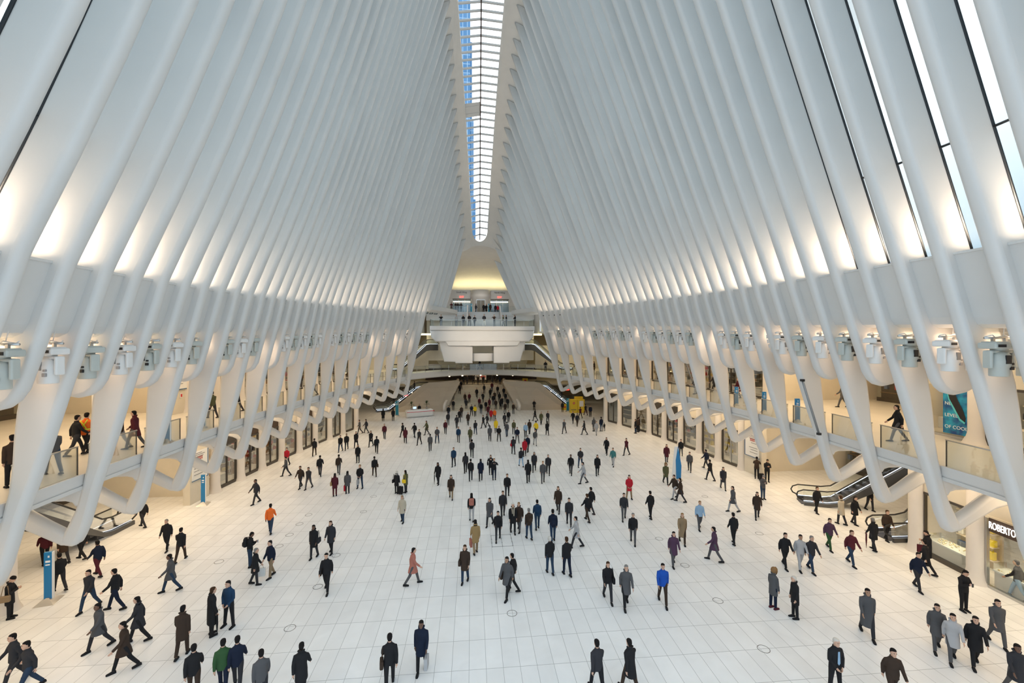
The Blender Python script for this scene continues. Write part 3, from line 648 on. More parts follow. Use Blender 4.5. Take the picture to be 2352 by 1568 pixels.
for q in (-1, 1): mb = MB(); mb.bbox(min(q * .02, q * .75), max(q * .02, q * .75), -.16, -.1, 0, 2.85); mb.build('door_leaf', mat('dark steel leaf', (.20, .17, .13), .35, .7), el)
tag(el, 'steel elevator doors in the white drum on the far upper deck', 'elevator')
for q, x0, x1, nm in ((-1, -3.8, -.25, 'left'), (1, 3.6, 7.3, 'right')):
    d = empty('entrance_doors', ((x0 + x1) / 2, 84.2, 16.4)); w_ = (x1 - x0)
    mb = MB(); mb.bbox(-w_ / 2, w_ / 2, -.1, .1, 3.1, 3.3); mb.build('header', DARKM, d)
    for k in range(3):
        a = -w_ / 2 + k * w_ / 3
        mb = MB(); mb.bbox(a + .05, a + w_ / 3 - .05, -.02, .02, 0, 3.05); mb.build('door_glass', GLASS, d)
        mb = MB(); mb.bbox(a, a + .07, -.05, .05, 0, 3.1); mb.build('door_post', STEEL, d)
    mb = MB(); mb.bbox(-w_ / 2 + .1, w_ / 2 - .1, .9, 1.0, 2.75, 2.88); mb.build('light_strip', LAMP, d)
    tag(d, 'glazed entrance doors under a red exit sign, %s of the elevator drum' % nm, 'door')
    e_ = text('exit_sign', 'EXIT', .42, REDE, ((x0 + x1) / 2, 83.93, 20.05), (PI / 2, 0, 0)); tag(e_, 'red lit exit sign above the %s far entrance doors' % nm, 'sign', 'exit signs')
    e_ = text('wall_lettering', 'South Wing' if q < 0 else 'North Wing', .42, PRINT, ((x0 + x1) / 2, 83.93, 20.95), (PI / 2, 0, 0)); tag(e_, 'small grey wall lettering over the %s far entrance doors' % nm, 'sign')
area('dome_cove', (1.7, 85.8, 21.5), 11, 180, (1, .86, .42), rot=(PI, 0, 0), sy=1.2)
area('deck_light', (1.7, 78, 21.6), 6, 150, (1, .85, .7), sy=4)
area('cove_light', (-8.5, 70, 12.5), 1.5, 120, (1, .84, .45), sy=10); area('cove_light', (11.5, 70, 12.5), 1.5, 120, (1, .84, .45), sy=10)
area('far_hall_light', (-16, 74, 12.5), 8, 300, (1, .84, .55), sy=10); area('far_hall_light', (18, 74, 12.5), 8, 300, (1, .84, .55), sy=10)
area('underbridge_light', (1.5, 78, 6.0), 6, 60, WARM, sy=5); area('underdeck_light', (1.7, 76.5, 9.5), 8, 90, WARM, sy=3)
for s, x in ((-1, -7.6), (1, 10.3)):
    mb = MB(); mb.rbox((x, 69.5, 12.45), (2.4, .3, .3), .05); o = mb.build('cove_lamp', mat('yellow cove lamp', (1, .9, .5), .4, emit=(1, .85, .4), es=2.2)); tag(o, 'glowing yellow ceiling cove strip %s of the platform body' % SIDE[s], 'lamp', 'cove strips')
# slanted soffit with downlights under the platform
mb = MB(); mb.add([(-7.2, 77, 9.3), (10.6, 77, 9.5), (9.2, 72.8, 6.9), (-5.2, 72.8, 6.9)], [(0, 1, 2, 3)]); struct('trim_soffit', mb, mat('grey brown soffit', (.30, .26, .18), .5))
# bridge (arc) joining both walkways
AR = []
for k in range(25):
    t = -1 + k / 12; AR.append((1.9 + t * 13.6, 71.6 - 11.6 * abs(t) ** 2.1))
mb = MB(); V = []; n = 6
for x, y in AR: V += [(x, y, 6.5), (x, y, 5.75), (x * .98 + .04, y + .45, 5.6), (x, y + 4.6, 5.6), (x, y + 4.6, 6.5), (x, y + .1, 6.5)]
mb.add(V, [(i * n + a, i * n + (a + 1) % n, (i + 1) * n + (a + 1) % n, (i + 1) * n + a) for i in range(24) for a in range(n)] + [list(range(n)), [24 * n + a for a in range(n)]])
struct('floor_bridge', mb, WHITE)
rail_line([(x, y + .12, 6.5) for x, y in AR[::2]], 'curved glass railing of the bridge crossing the far end of the hall', 1.5)
mb = MB(); mb.bbox(-30, AR[0][0] + 1.5, 60.6, 77, 5.7, 6.48); mb.bbox(AR[-1][0] - 1.5, 31, 62, 77, 5.7, 6.48); struct('floor_far_gallery', mb, CREAM)
# great stair to the landing
gs = MB(); N = 24
for k in range(N):
    y0 = 69.4 + k * .37; w0 = 5.6 - k * .075; c = 1.65; gs.bbox(c - w0, c + w0, y0, 79, k * 3.4 / N, (k + 1) * 3.4 / N)
o = gs.build('steps', CREAM); gst = empty('staircase', (0, 0, 0)); o.parent = gst
mb = MB()
for k in range(8): mb.tube([(1.65, 69.8 + k * 1.2, .4 + k * .45), (1.65, 69.8 + k * 1.2, 1.4 + k * .45)], .03, 6)
mb.tube([(1.65, 69.8, 1.4), (1.65, 78.2, 4.5)], .035, 6); mb.build('centre_handrail', STEEL, gst)
for q in (-1, 1):
    F = lambda a, z, t, q=q: (1.65 + q * (5.85 - (a - 69.2) * .205 + (t + .2)), a, z)
    mb = MB(); mb.prism([(68.9, 0), (68.9, .9), (69.3, 1.3), (78.2, 4.5), (78.4, 4.3), (78.4, 0)], F, .4, r=.06); mb.build('parapet', PLASTER, gst)
    mb = MB(); mb.tube([(1.65 + q * 5.3, 69.4, 1.0), (1.65 + q * 3.6, 78.0, 4.3)], .03, 6); mb.build('side_handrail', STEEL, gst)
tag(gst, 'broad stone stair full of people climbing to the landing under the bridge', 'staircase')
mb = MB(); mb.bbox(-30, 31, 78.2, 88.4, 3.1, 3.4); struct('floor_landing', mb, CREAM)
# stone flank walls either side of the stair
for q, nm in ((-1, 'left'), (1, 'right')):
    F = lambda a, z, t: (a, 69.3 + t * 1 + (0.15), z)
    if q > 0: P = [(7.6, 0), (16.4, 0), (11.4, 4.35), (10.6, 4.55), (5.6, 4.75), (5.2, 4.4)]
    else: P = [(-4.3, 0), (-13.2, 0), (-7.9, 4.35), (-7.0, 4.6), (-2.3, 4.75), (-2.0, 4.4)]
    V = []
    pts = []
    for a, z in P: pts.append(Vector((a, 69.3 + max(0, (1 - abs((a - (6.4 if q > 0 else -3.3)) / 9.5))) * .0 + (z / 4.75) * (3.2 if z > 4 else 0) * (1.0 if abs(a - 1.65) < 6 else .35), z)))
    mb = MB(); k = len(pts); back = [p + Vector((0, .4, 0)) for p in pts]
    mb.add(pts + back, [list(range(k)), list(range(k, 2 * k))[::-1]] + [(i, (i + 1) % k, k + (i + 1) % k, k + i) for i in range(k)]); struct('wall_stair_flank_%s' % nm, mb, STONE)
# subway bullets on the white band over the stair head
sb = empty('subway_sign', (0, 0, 0)); mb = MB(); a = ony(1091, 872, 80.5); b = ony(1117, 859, 80.5); mb.bbox(a.x, b.x, 80.5, 80.6, a.z, b.z + .05); mb.build('sign_panel', WHITEP, sb); mb = MB(); mb.tube([(a.x + .2, 80.55, b.z), (a.x + .2, 80.55, 6.5)], .02, 6); mb.tube([(b.x - .2, 80.55, b.z), (b.x - .2, 80.55, 6.5)], .02, 6); mb.build('hanger', STEEL, sb)
for k, (u, ch) in enumerate(((1094.5, 'A'), (1100, 'C'), (1106.5, '2'), (1112.5, '3'))):
    c = ony(u, 865, 80.42); m_ = MB(); m_.sphere(tuple(c), .21, 14, 8, (1, .18, 1)); m_.build('route_bullet', PRINT if k < 2 else RED, sb)
    text('route_letter', ch, .26, PRINTW, (c.x, 80.36, c.z), (PI / 2, 0, 0), sb, .004)
tag(sb, 'white subway sign with two black and two red route bullets above the stair', 'sign')
for k in range(5):
    p = ony([1032, 1062, 1104, 1142, 1178][k], [869, 864, 860.5, 860.5, 861][k], [70, 71, 71.8, 71.6, 71][k]); mb = MB(); mb.cyl((0, 0, 0), .12, .05, 10); o = mb.build('downlight', LAMP, loc=(p.x, p.y + .3, 5.53)); tag(o, 'small round downlight under the bridge, %s from the left' % ordn(k + 1), 'lamp', 'downlights under the bridge')

# ================================================================= escalators
def escalator(base, ang, run, rise, label, W=1.0):
    """base: foot point, ang: plan direction of travel up"""
    t = empty('escalator', base, ang)       # local +x is up-direction
    prof = [(-1.4, 0), (0, 0), (.6, .12), (run - .6, rise - .12), (run, rise), (run + 1.4, rise)]
    for q in (-1, 1):
        y = q * (W / 2 + .08)
        mb = MB(); P = [(a, z + .22) for a, z in prof] + [(a, z + .98) for a, z in prof[::-1]]
        k = len(P); mb.add([(a, y - .01, z) for a, z in P] + [(a, y + .01, z) for a, z in P], [list(range(k)), list(range(k, 2 * k))[::-1]]); mb.build('balustrade_glass', GLASS, t)
        mb = MB(); pts = [(-1.4, y, .3), (-1.72, y, .45), (-1.82, y, .66), (-1.72, y, .88), (-1.4, y, 1.02)] + [(a, y, z + 1.02) for a, z in prof[1:]] + [(run + 1.72, y, rise + .88), (run + 1.82, y, rise + .66), (run + 1.72, y, rise + .45), (run + 1.4, y, rise + .3)]
        mb.tube(pts, .045, 8); mb.build('handrail', RUBBER, t)
        mb = MB(); mb.tube([(a, y - q * .02, z + .28) for a, z in prof], .02, 6); mb.build('led_strip', LAMPW, t)
        mb = MB(); P = [(a, z + .24) for a, z in prof] + [(a, z - (.8 if z > .8 else .0)) for a, z in prof[::-1]]; k = len(P)
        yo = y + q * .12; mb.add([(a, yo - .06, z) for a, z in P] + [(a, yo + .06, z) for a, z in P], [list(range(k)), list(range(k, 2 * k))[::-1]] + [(i, (i + 1) % k, k + (i + 1) % k, k + i) for i in range(k)]); mb.build('side_skirt', mat('dark steel skirt', (.12, .12, .12), .3, .7), t)
    mb = MB(); n = int(run / .4)
    for i in range(n): x = i * run / n; z = rise * (i + .5) / n; mb.bbox(x, x + run / n, -W / 2, W / 2, max(0, z - .3), z)
    mb.bbox(-1.5, 0, -W / 2, W / 2, 0, .04); mb.bbox(run, run + 1.5, -W / 2, W / 2, rise - .3, rise + .02)
    mb.build('steps', mat('dark step metal', (.10, .10, .11), .45, .6), t); tag(t, label, 'escalator'); return t
def esc2(p0, p1, label, W=1.0):
    d = Vector(p1) - Vector(p0); return escalator(p0, math.atan2(d.y, d.x), math.hypot(d.x, d.y), d.z, label, W)
esc2((17.2, 70.6, 0), (12.3, 72.4, 3.4), 'far right lower escalator descending beside the stone wall to the yellow hoarding')
esc2((-14.0, 70.6, 0), (-8.8, 72.4, 3.4), 'far left lower escalator crowded with people behind the reception desk')
esc2((15.6, 71.3, 6.5), (10.4, 73.2, 10.6), 'far right upper escalator rising above the bridge behind the ribs')
esc2((-12.3, 71.3, 6.5), (-7.3, 73.2, 10.6), 'far left upper escalator rising above the bridge behind the ribs')
mb = MB(); mb.bbox(-30, -7.5, 74.8, 75, 6.5, 10.6); mb.bbox(11.2, 31, 74.8, 75, 6.5, 10.6); struct('wall_gallery_back', mb, CREAM)
esc2((24.4, 27.4, 0), (29.6, 25.2, 3.6), 'right side escalator seen through the rib feet with two black handrails', 1.0)
esc2((-21.6, 27.0, 0), (-21.9, 20.8, 3.9), 'left side escalator behind the rib feet with a steel clad flank', 1.0)
esc2((25.0, 22.4, 0), (31.0, 22.2, 4.2), 'right side escalator whose black handrail curves beside the white column', 1.0)
for q in (-1, 1):
    mb = MB()
    for k in range(5):
        x = (13.2 + k * .9) if q > 0 else (-9.7 - k * .95); z = 3.1 - (k * .62 if q > 0 else k * .62); mb.sphere((x, 70.2, z - .1), .06, 8, 6)
    o = mb.build('escalator_lamps', LAMP); o['kind'] = 'stuff'; tag(o, 'row of tiny warm lamps along the %s stone wall beside the escalator' % ('right' if q > 0 else 'left'), 'lamp', 'escalator lamps')

# ================================================================= moving head spotlights and speaker stacks
def mk_head(white):
    t = empty('spotlight_fixture'); A, Bm = (FIXW, FIXG) if white else (FIXG, FIXW)
    mb = MB(); mb.rbox((0, 0, -.08), (.60, .42, .15), .04, seg=3); mb.rbox((0, 0, -.005), (.5, .34, .05), .02); mb.build('base_box', A, t)
    mb = MB(); 
    for q in (-1, 1): mb.bbox(q * .16 - .09, q * .16 + .09, -.218, -.205, -.115, -.05)
    mb.build('display_panel', BLACKP, t)
    mb = MB(); mb.cyl((0, 0, -.19), .15, .05, 18); mb.rbox((0, 0, -.22), (.50, .17, .07), .03)
    for q in (-1, 1): mb.rbox((q * .255, 0, -.40), (.075, .20, .42), .035, seg=3)
    mb.build('yoke', A, t)
    hd = MB(); hd.lathe((0, 0, -.80), [(0, 0), (.165, 0), (.175, .02), (.175, .20), (.205, .25), (.21, .36), (.19, .50), (.14, .57), (0, .60)], 20); h = hd.build('lamp_head', A, t)
    mb = MB(); mb.rbox((0, -.195, -.40), (.13, .03, .20), .01); mb.build('arch_trim', mat('dark grey trim', (.22, .22, .22), .5) if white else BLACKP, h)
    mb = MB(); mb.rbox((.10, -.17, -.60), (.08, .05, .08), .01); mb.rbox((.11, -.17, -.50), (.06, .05, .05), .01); mb.build('vent', BLACKP if not white else mat('grey vent', (.35, .33, .32), .5), h)
    mb = MB(); mb.lathe((0, 0, -.803), [(0, 0), (.14, 0)], 16); mb.build('lens', mat('pale lens', (.8, .78, .75), .1), h)
    mb = MB()
    mb.tube([(-.34, 0, .10), (.34, 0, .10)], .025, 8)
    for q in (-1, 1): mb.box((q * .14, 0, .04), (.05, .06, .12))
    mb.build('hanging_bar', STEEL, t); mb = MB(); mb.tube([(-.3, .03, .13), (-.18, -.03, .17), (-.05, .03, .11), (.1, -.04, .16), (.25, .03, .12), (.33, 0, .16)], .014, 5); mb.tube([(.1, 0, .14), (.14, .02, .4), (.06, .05, .62)], .01, 5); mb.build('cable', FIXW, t)
    return t
HW, HG = mk_head(True), mk_head(False)
used = {id(HW): 0, id(HG): 0}
def place_head(s, j, k, white, n):
    P = HW if white else HG
    if used[id(P)]: o = copy_tree(P)
    else: o = P
    used[id(P)] = 1
    y = (ribY(s, j) + ribY(s, j - 1)) / 2; zb = interp(y, BEAMZ[s])
    o.location = (s * (inner(s, y, zb - .5) + .42 + k * .95), y + .05, zb - (.42 if s > 0 else .30)); o.rotation_euler = (0, 0, s * .1 + (random.random() - .5) * .5); o.scale = (1.28, 1.28, 1.28)
    tag(o, '%s moving spotlight under the %s beam, %s bay, %s one of pair' % ('white' if white else 'grey', SIDE[s], ordn(n), 'inner' if k == 0 else 'outer'), 'spotlight', 'moving spotlights along the %s beam' % SIDE[s])
def speaker(s, j, n):
    y = (ribY(s, j) + ribY(s, j - 1)) / 2; zb = interp(y, BEAMZ[s]); t = empty('loudspeaker_array', (s * (inner(s, y, zb - .6) + .8), y, zb - .25)); t.rotation_euler = (0, 0, s * .15)
    a = 0; p = Vector((0, 0, 0))
    for k in range(5):
        mb = MB(); ang = s * -.10 * k; mb.box((0, 0, 0), (.62, .5, .22)); 
        o = mb.build('speaker_cabinet', FIXW, t); o.location = p; o.rotation_euler = (0, ang, 0)
        m2 = MB(); m2.bbox(-.30, .30, -.262, -.25, -.095, .095); o2 = m2.build('grille', mat('light grey grille', (.55, .54, .53), .6), o)
        p = p + Vector((s * .05 * k * 1.0, 0, -.245))
    mb = MB(); mb.tube([(0, 0, .1), (0, 0, .5)], .015, 6); mb.bbox(-.3, .3, -.02, .02, .12, .15); mb.build('rigging', STEEL, t)
    tag(t, 'curved white stack of five loudspeakers under the %s beam, %s stack from the camera' % (SIDE[s], ordn(n)), 'loudspeaker', 'loudspeaker stacks under the beams')
cnt = {1: 0, -1: 0}; spn = {1: 0, -1: 0}
for s in (1, -1):
    js = [j for j in RJ[s] if 3 <= j]
    for n, j in enumerate(js):
        y = ribY(s, j)
        if y < 3: continue
        if (s > 0 and j in (27, 15, 7)) or (s < 0 and j in (27, 16, 6)): spn[s] += 1; speaker(s, j, spn[s]); continue
        if (s > 0 and j in (22, 23, 8, 5)) or (s < 0 and j in (22, 23, 8, 9, 5, 4)): continue
        cnt[s] += 1
        for k in (0, 1): place_head(s, j, k, (j % 2 == 0) == (s > 0), cnt[s])

# ================================================================= signs and totems
def totem(p, rz, h, w_, label, grp, m=BLUE, base=True):
    t = empty('info_totem', p, rz); mb = MB(); mb.rbox((0, 0, h / 2 + .06), (w_, .12, h), .01); mb.build('blue_panel', m, t)
    mb = MB(); mb.bbox(-w_ / 2 + .06, w_ / 2 - .06, -.068, -.062, h * .82, h * .86); mb.bbox(-w_ / 2 + .06, w_ / 4, -.068, -.062, h * .76, h * .785); mb.bbox(0, w_ / 2 - .08, -.068, -.062, h * .92, h * .96); mb.build('print', PRINTW, t)
    mb = MB(); mb.bbox(w_ / 2, w_ / 2 + .025, -.065, .065, .06, h + .06); mb.build('white_edge', WHITEP, t)
    mb = MB(); bs = .6 if h < 1.5 else 1; mb.add([(-.35 * bs, -.4 * bs, 0), (.35 * bs, -.4 * bs, 0), (.35 * bs, .4 * bs, 0), (-.35 * bs, .4 * bs, 0), (-.05, -.08, .2), (.05, -.08, .2), (.05, .08, .2), (-.05, .08, .2)], [(0, 1, 2, 3), (0, 1, 5, 4), (1, 2, 6, 5), (2, 3, 7, 6), (3, 0, 4, 7), (4, 5, 6, 7)]); mb.build('base', STEEL, t)
    tag(t, label, 'sign', grp); return t
G1 = 'blue information totems'
totem(onz(112, 1381), .25, 2.1, .28, 'tall blue information totem by the nearest left column', G1)
totem(onz(467, 1158), .2, 2.0, .26, 'blue totem on the main floor beside the left dark shop windows', G1)
totem(onz(912, 955), .1, 2.2, .45, 'teal totem with a pale directory face left of the reception desk', G1, TEAL)
totem(onz(1304, 945), 0, 2.1, .4, 'teal totem in front of the yellow hoarding at the right escalator', G1, TEAL)
dd = onz(1555, 1102); t = empty('banner_totem', dd, -.3); mb = MB(); F = lambda a, z, q: (a, q, z)
mb.prism([(-.06, .1), (.30, .1), (.34, 1.2), (.08, 2.75), (-.1, 1.6)], F, .08, r=.01, rings=2); mb.build('blue_blade', BLUE, t)
mb = MB(); mb.prism([(-.42, .25), (-.07, .1), (-.11, 1.6), (.07, 2.75), (-.2, 2.7)], F, .06, r=.01, rings=2); mb.build('white_blade', WHITEP, t); mb = MB(); mb.cyl((0, 0, 0), .45, .04, 16); mb.build('base', STEEL, t)
tag(t, 'pointed blue and white blade sign standing on the open floor', 'sign')
for u, v, sd in ((397, 1016, 'left'), (477, 983, 'left'), (533, 966, 'left'), (1684, 932, 'right'), (1747, 948, 'right'), (1822, 970, 'right')):
    s = -1 if sd == 'left' else 1; q = onz(u, v, L2); o_ = [397, 477, 533] if s < 0 else [1822, 1747, 1684]
    q.x += s * .25; totem(q, s * -.3, 1.36, .24, 'blue totem behind the %s walkway railing, %s from the camera end' % (sd, ['nearest', 'middle', 'farthest'][o_.index(u)]), 'blue totems on the upper walkways', BLUE)
p = ony(1175, 716, 76.0); t = empty('banner_flag', (9.1, 75.2, 16.4)); mb = MB(); mb.prism([(-.16, 0), (.16, 0), (.12, 1.4), (0, 2.6), (-.10, 1.4)], F, .06, r=.01, rings=2); mb.build('blue_blade', TEAL, t); tag(t, 'slim pointed blue blade sign on the right of the far upper deck', 'sign')
for k, (x, y) in enumerate(((-.1, 79.5), (3.15, 79.5))):
    totem((x, y, 16.4), 0, 1.9, .3, 'short teal totem beside the elevator drum on the %s' % ('left' if k == 0 else 'right'), 'teal totems on the far deck', TEAL)
# wall directories
def board(s, y, z, w_, h, label, off=.02):
    q = wallpt(s, y, off, z); ang = math.atan2(wx(s, y + .5) - wx(s, y - .5), 1) * -s; t = empty('directory_board', q, ang)
    mb = MB(); mb.rbox((-s * .03, 0, 0), (.06, w_, h), .01); mb.build('board_face', WHITEP, t)
    mb = MB(); mb.bbox(-s * .065, s * .0, w_ / 2, w_ / 2 + .08, -h / 2, h / 2) if True else None; mb.bbox(-s * .065, 0, -w_ / 2, w_ / 2 + .08, -h / 2 - .05, -h / 2); mb.build('blue_edge', mat('navy edge', (.03, .12, .25), .4), t)
    mb = MB()
    for k, (yy, ww) in enumerate(((.42, .5), (.36, .7), (.30, .6), (.1, .45), (-.1, .6), (-.2, .5), (-.32, .55))): mb.bbox(-s * .072, -s * .06, -w_ * .4, -w_ * .4 + w_ * ww, h * yy - .015, h * yy + .015)
    mb.build('print_lines', PRINT, t)
    mb = MB(); [mb.bbox(-s * .072, -s * .06, -w_ * .2 + q_ * .14, -w_ * .2 + q_ * .14 + .1, h * .18 + r_ * .12, h * .18 + r_ * .12 + .09) for q_ in range(4) for r_ in range(2)]; mb.build('colour_squares', mat('dull red print', (.45, .08, .06), .5), t)
    tag(t, label, 'sign'); return t
mb = MB(); wbox(mb, 1, 33.0, 35.0, 0.05, .5, 0, 5.9); struct('wall_right_pier', mb, CREAM)
mb = MB(); wbox(mb, -1, 31.2, 33.1, 0.05, .5, 0, 5.9); struct('wall_left_pier', mb, CREAM)
board(1, 34.0, 2.5, 1.6, 1.9, 'white wayfinding board with coloured squares on the lower right pier')
board(-1, 32.1, 2.6, 1.5, 2.0, 'white wayfinding board with coloured squares on the lower left pier')
mb = MB(); wbox(mb, -1, 29.2, 31.2, 0.05, .5, L2, 10.8); struct('wall_left_pier_upper', mb, CREAM)
board(-1, 30.2, L2 + 2.6, 1.3, 1.9, 'white wayfinding board on the upper left walkway wall')
for s, y, z, l in ((1, 33.6, .95, 'small red fire call sign low on the lower right pier'), (-1, 32.3, .95, 'small red fire call sign low on the lower left pier'), (-1, 30.3, L2 + 1.2, 'small red fire call sign on the upper left walkway wall')):
    q = wallpt(s, y, .02, z); mb = MB(); mb.rbox((0, 0, 0), (.05, .22, .30), .01); o = mb.build('fire_sign', WHITEP, loc=q); m2 = MB(); m2.rbox((-s * .03, 0, 0), (.02, .14, .2), .005); m2.build('red_pictogram', RED, o); tag(o, l, 'sign')
# hanging direction boards
for s, pt, rz, w_, l, tx in ((1, Vector((25.4, 26.4, 5.0)), -.55, 2.6, 'white hanging direction sign above the right escalator', 'River Terrace\nThe World Trade\nOffices'), (-1, Vector((-20.8, 24.8, 5.0)), .9, 2.4, 'white hanging direction sign above the left escalator', 'Subway\nPark Place')):
    t = empty('hanging_sign', pt, rz); mb = MB(); mb.rbox((0, 0, 0), (w_, .08, .85), .02); mb.build('sign_panel', WHITEP, t); mb = MB(); mb.tube([(-w_ * .3, 0, .42), (-w_ * .3, 0, .9)], .015, 6); mb.tube([(w_ * .3, 0, .42), (w_ * .3, 0, .9)], .015, 6); mb.build('hanger', STEEL, t)
    text('sign_lettering', tx, .2, PRINT, (0, -.05, 0), (PI / 2, 0, 0), t, .003); tag(t, l, 'sign')
p = wallpt(-1, 34.7, .12, 4.4); e_ = text('exit_sign', 'EXIT', .32, REDE, p, (PI / 2, 0, PI / 2)); tag(e_, 'red lit exit sign on the lower left shop row', 'sign', 'exit signs')
for u, v, y in ((933, 908, 66), (1304, 895, 66)):
    p = ony(u, v, y); e_ = text('exit_sign', 'EXIT', .3, REDE, p, (PI / 2, 0, 0)); mb = MB(); mb.tube([(0, .1, 0), (0, 5.75 - p.z, 0)], .02, 6); mb.build('hanger', STEEL, e_); tag(e_, 'red lit exit sign beside the %s far escalator' % ('left' if u < 1100 else 'right'), 'sign', 'exit signs')
# shop name in lit letters, lower right corner
t = text('shop_lettering', 'ROBERTO COIN', .44, LETTER, (wx(1, 15.2) - .06, 17.02, 3.05), (PI / 2, 0, -PI / 2 - math.atan2(wx(1, 17) - wx(1, 14), 3) * 1.0), None, .01, 'LEFT'); t.scale = (.52, 1, 1)
m2 = MB(); m2.bbox(-.1, 5.2, -.30, .30, -.10, -.06); m2.build('sign_backing', BROWND, t); tag(t, 'glowing white shop name letters at the lower right corner', 'sign')
# poster on the upper right walkway
a, b = onx(2169, 985, 23.4), onx(2224, 895, 23.4)
pc = (a + b) / 2; hh = abs(b.z - a.z) + .3; ww = abs(a.y - b.y)
POSTER = bpy.data.materials.new('blue poster print'); POSTER.use_nodes = True; n_ = POSTER.node_tree; pp = n_.nodes['Principled BSDF']; t_ = n_.nodes.new('ShaderNodeTexCoord'); ns = n_.nodes.new('ShaderNodeTexNoise'); ns.inputs['Scale'].default_value = 2.2; rr = n_.nodes.new('ShaderNodeValToRGB')
rr.color_ramp.elements[0].color = (.01, .06, .22, 1); rr.color_ramp.elements[1].color = (.02, .35, .55, 1); rr.color_ramp.elements[0].position = .35; rr.color_ramp.elements[1].position = .65
n_.links.new(t_.outputs['Object'], ns.inputs[0]); n_.links.new(ns.outputs['Fac'], rr.inputs[0]); n_.links.new(rr.outputs[0], pp.inputs['Base Color'])
t = empty('poster', (23.35, pc.y, pc.z), -PI / 2); mb = MB(); mb.rbox((0, 0, 0), (ww, .06, hh), .01); mb.build('poster_sheet', POSTER, t)
for k, wd1 in enumerate(('THE', 'NEXT', 'LEVEL', 'OF COOL')): text('poster_lettering', wd1, hh * .095, PRINTW, (-ww * .42, -.035, hh * (.36 - .24 * k)), (PI / 2, 0, 0), t, .002, 'LEFT')
sh = MB(); Fs = lambda a_, z, q_: (a_, -.05 + q_, z)
sh.prism([(-.30 * ww, .40 * hh), (-.16 * ww, .46 * hh), (0, .38 * hh), (.16 * ww, .20 * hh), (.36 * ww, .02 * hh), (.47 * ww, -.14 * hh), (.44 * ww, -.22 * hh), (.25 * ww, -.16 * hh), (0.02 * ww, .04 * hh), (-.2 * ww, .22 * hh)], Fs, .03, r=.01, rings=2); sh.build('printed_shoe', BLACKP, t)
sh = MB(); sh.prism([(-.33 * ww, .39 * hh), (-.30 * ww, .40 * hh), (-.2 * ww, .22 * hh), (.02 * ww, .04 * hh), (.25 * ww, -.16 * hh), (.44 * ww, -.22 * hh), (.43 * ww, -.26 * hh), (.22 * ww, -.2 * hh), (-.02 * ww, 0), (-.24 * ww, .2 * hh)], Fs, .035, r=.008, rings=2); sh.build('printed_sole', mat('teal sole print', (.1, .55, .6), .5), t)
tag(t, 'blue shoe advertisement poster reading the next level of cool', 'poster')
# red column and lit screen on the left upper walkway
p = onz(303, 970, L2); t = empty('sign_tower', (p.x - 1.5, p.y, L2), .2); mb = MB(); mb.bbox(-.5, .35, -.2, .2, 0, 2.9); mb.build('white_body', WHITEP, t); mb = MB(); mb.bbox(.35, .5, -.22, .22, 0, 3.2); mb.build('red_edge', RED, t); mb = MB(); mb.bbox(-.35, .15, -.22, -.2, 1.2, 2.5); mb.build('lit_screen', SCREEN, t)
tag(t, 'white media tower with red edge and lit blue screen on the left walkway', 'sign')

# ================================================================= floor rings, hatch, mats
for k, (u, v) in enumerate([(1176, 1408), (1649, 1379), (1754, 1490), (666, 1442), (503, 1290), (641, 1254), (665, 1228), (688, 1203), (709, 1182), (835, 1175), (772, 1275), (730, 1347), (1514, 1237), (1573, 1298), (1744, 1225), (1619, 1140), (858, 1140), (876, 1110)]):
    q = onz(u, v); mb = MB(); mb.lathe((0, 0, 0), [(.195, .001), (.195, .006), (.215, .006), (.215, .001)], 28); o = mb.build('floor_ring', CIRC, loc=q)
    near = ['alone in the centre foreground', 'left of the grey parka woman', 'nearest the right foreground', 'in the left foreground, left of centre', 'farthest left', 'first of four in a row at left', 'second of four in a row at left', 'third of four in a row at left', 'fourth of four in a row at left', 'beyond the pair in long dark coats', 'beside the pair in dark coats', 'at the feet of the walker with brown bag', 'in the right middle floor', 'below the purple coat walker', 'right of the black coated walker', 'far right beyond the blue jacket', 'near the chatting women', 'behind the chatting women'][k]
    tag(o, 'thin dark ring of a floor hatch, ' + near, 'floor hatch', 'round floor hatches')
q0 = [onz(1128, 1230), onz(1172, 1227), onz(1178, 1253), onz(1131, 1256)]; mb = MB(); c = sum(q0, Vector()) / 4
for i in range(4):
    mb.tube([q0[i] - c + Vector((0, 0, .004)), q0[(i + 1) % 4] - c + Vector((0, 0, .004))], .008, 4)
m1 = (q0[0] + q0[1]) / 2 - c; m2 = (q0[2] + q0[3]) / 2 - c; mb.tube([m1, m2], .008, 4)
for i in range(4):
    for a_, b_ in ((q0[0], q0[3]), (q0[1], q0[2]), (m1 + c, m2 + c)): pp_ = a_ + (b_ - a_) * i / 3 - c; mb.cyl((pp_.x, pp_.y, .001), .03, .006, 8)
o = mb.build('floor_hatch_frame', CIRC, loc=c); tag(o, 'square bolted hatch frame in the centre of the floor', 'floor hatch')
for l, pts in (('bright white vinyl sheet stuck on the floor near the two women', [(1758, 1288), (1792, 1324), (1857, 1321), (1812, 1287)]), ('pale vinyl sheet on the floor beyond the blade sign', [(1572, 1096), (1612, 1110), (1650, 1107), (1600, 1093)]), ('pale vinyl sheet far down the right floor', [(1455, 1028), (1468, 1038), (1486, 1036), (1472, 1026)])):
    P = [onz(*q_) for q_ in pts]; c = sum(P, Vector()) / 4; mb = MB(); mb.add([q_ - c + Vector((0, 0, .003)) for q_ in P] + [q_ - c + Vector((0, 0, .001)) for q_ in P], [(0, 1, 2, 3), (4, 5, 6, 7), (0, 1, 5, 4), (1, 2, 6, 5), (2, 3, 7, 6), (3, 0, 4, 7)]); o = mb.build('floor_sheet', WHITEP, loc=c); tag(o, l, 'floor sheet')

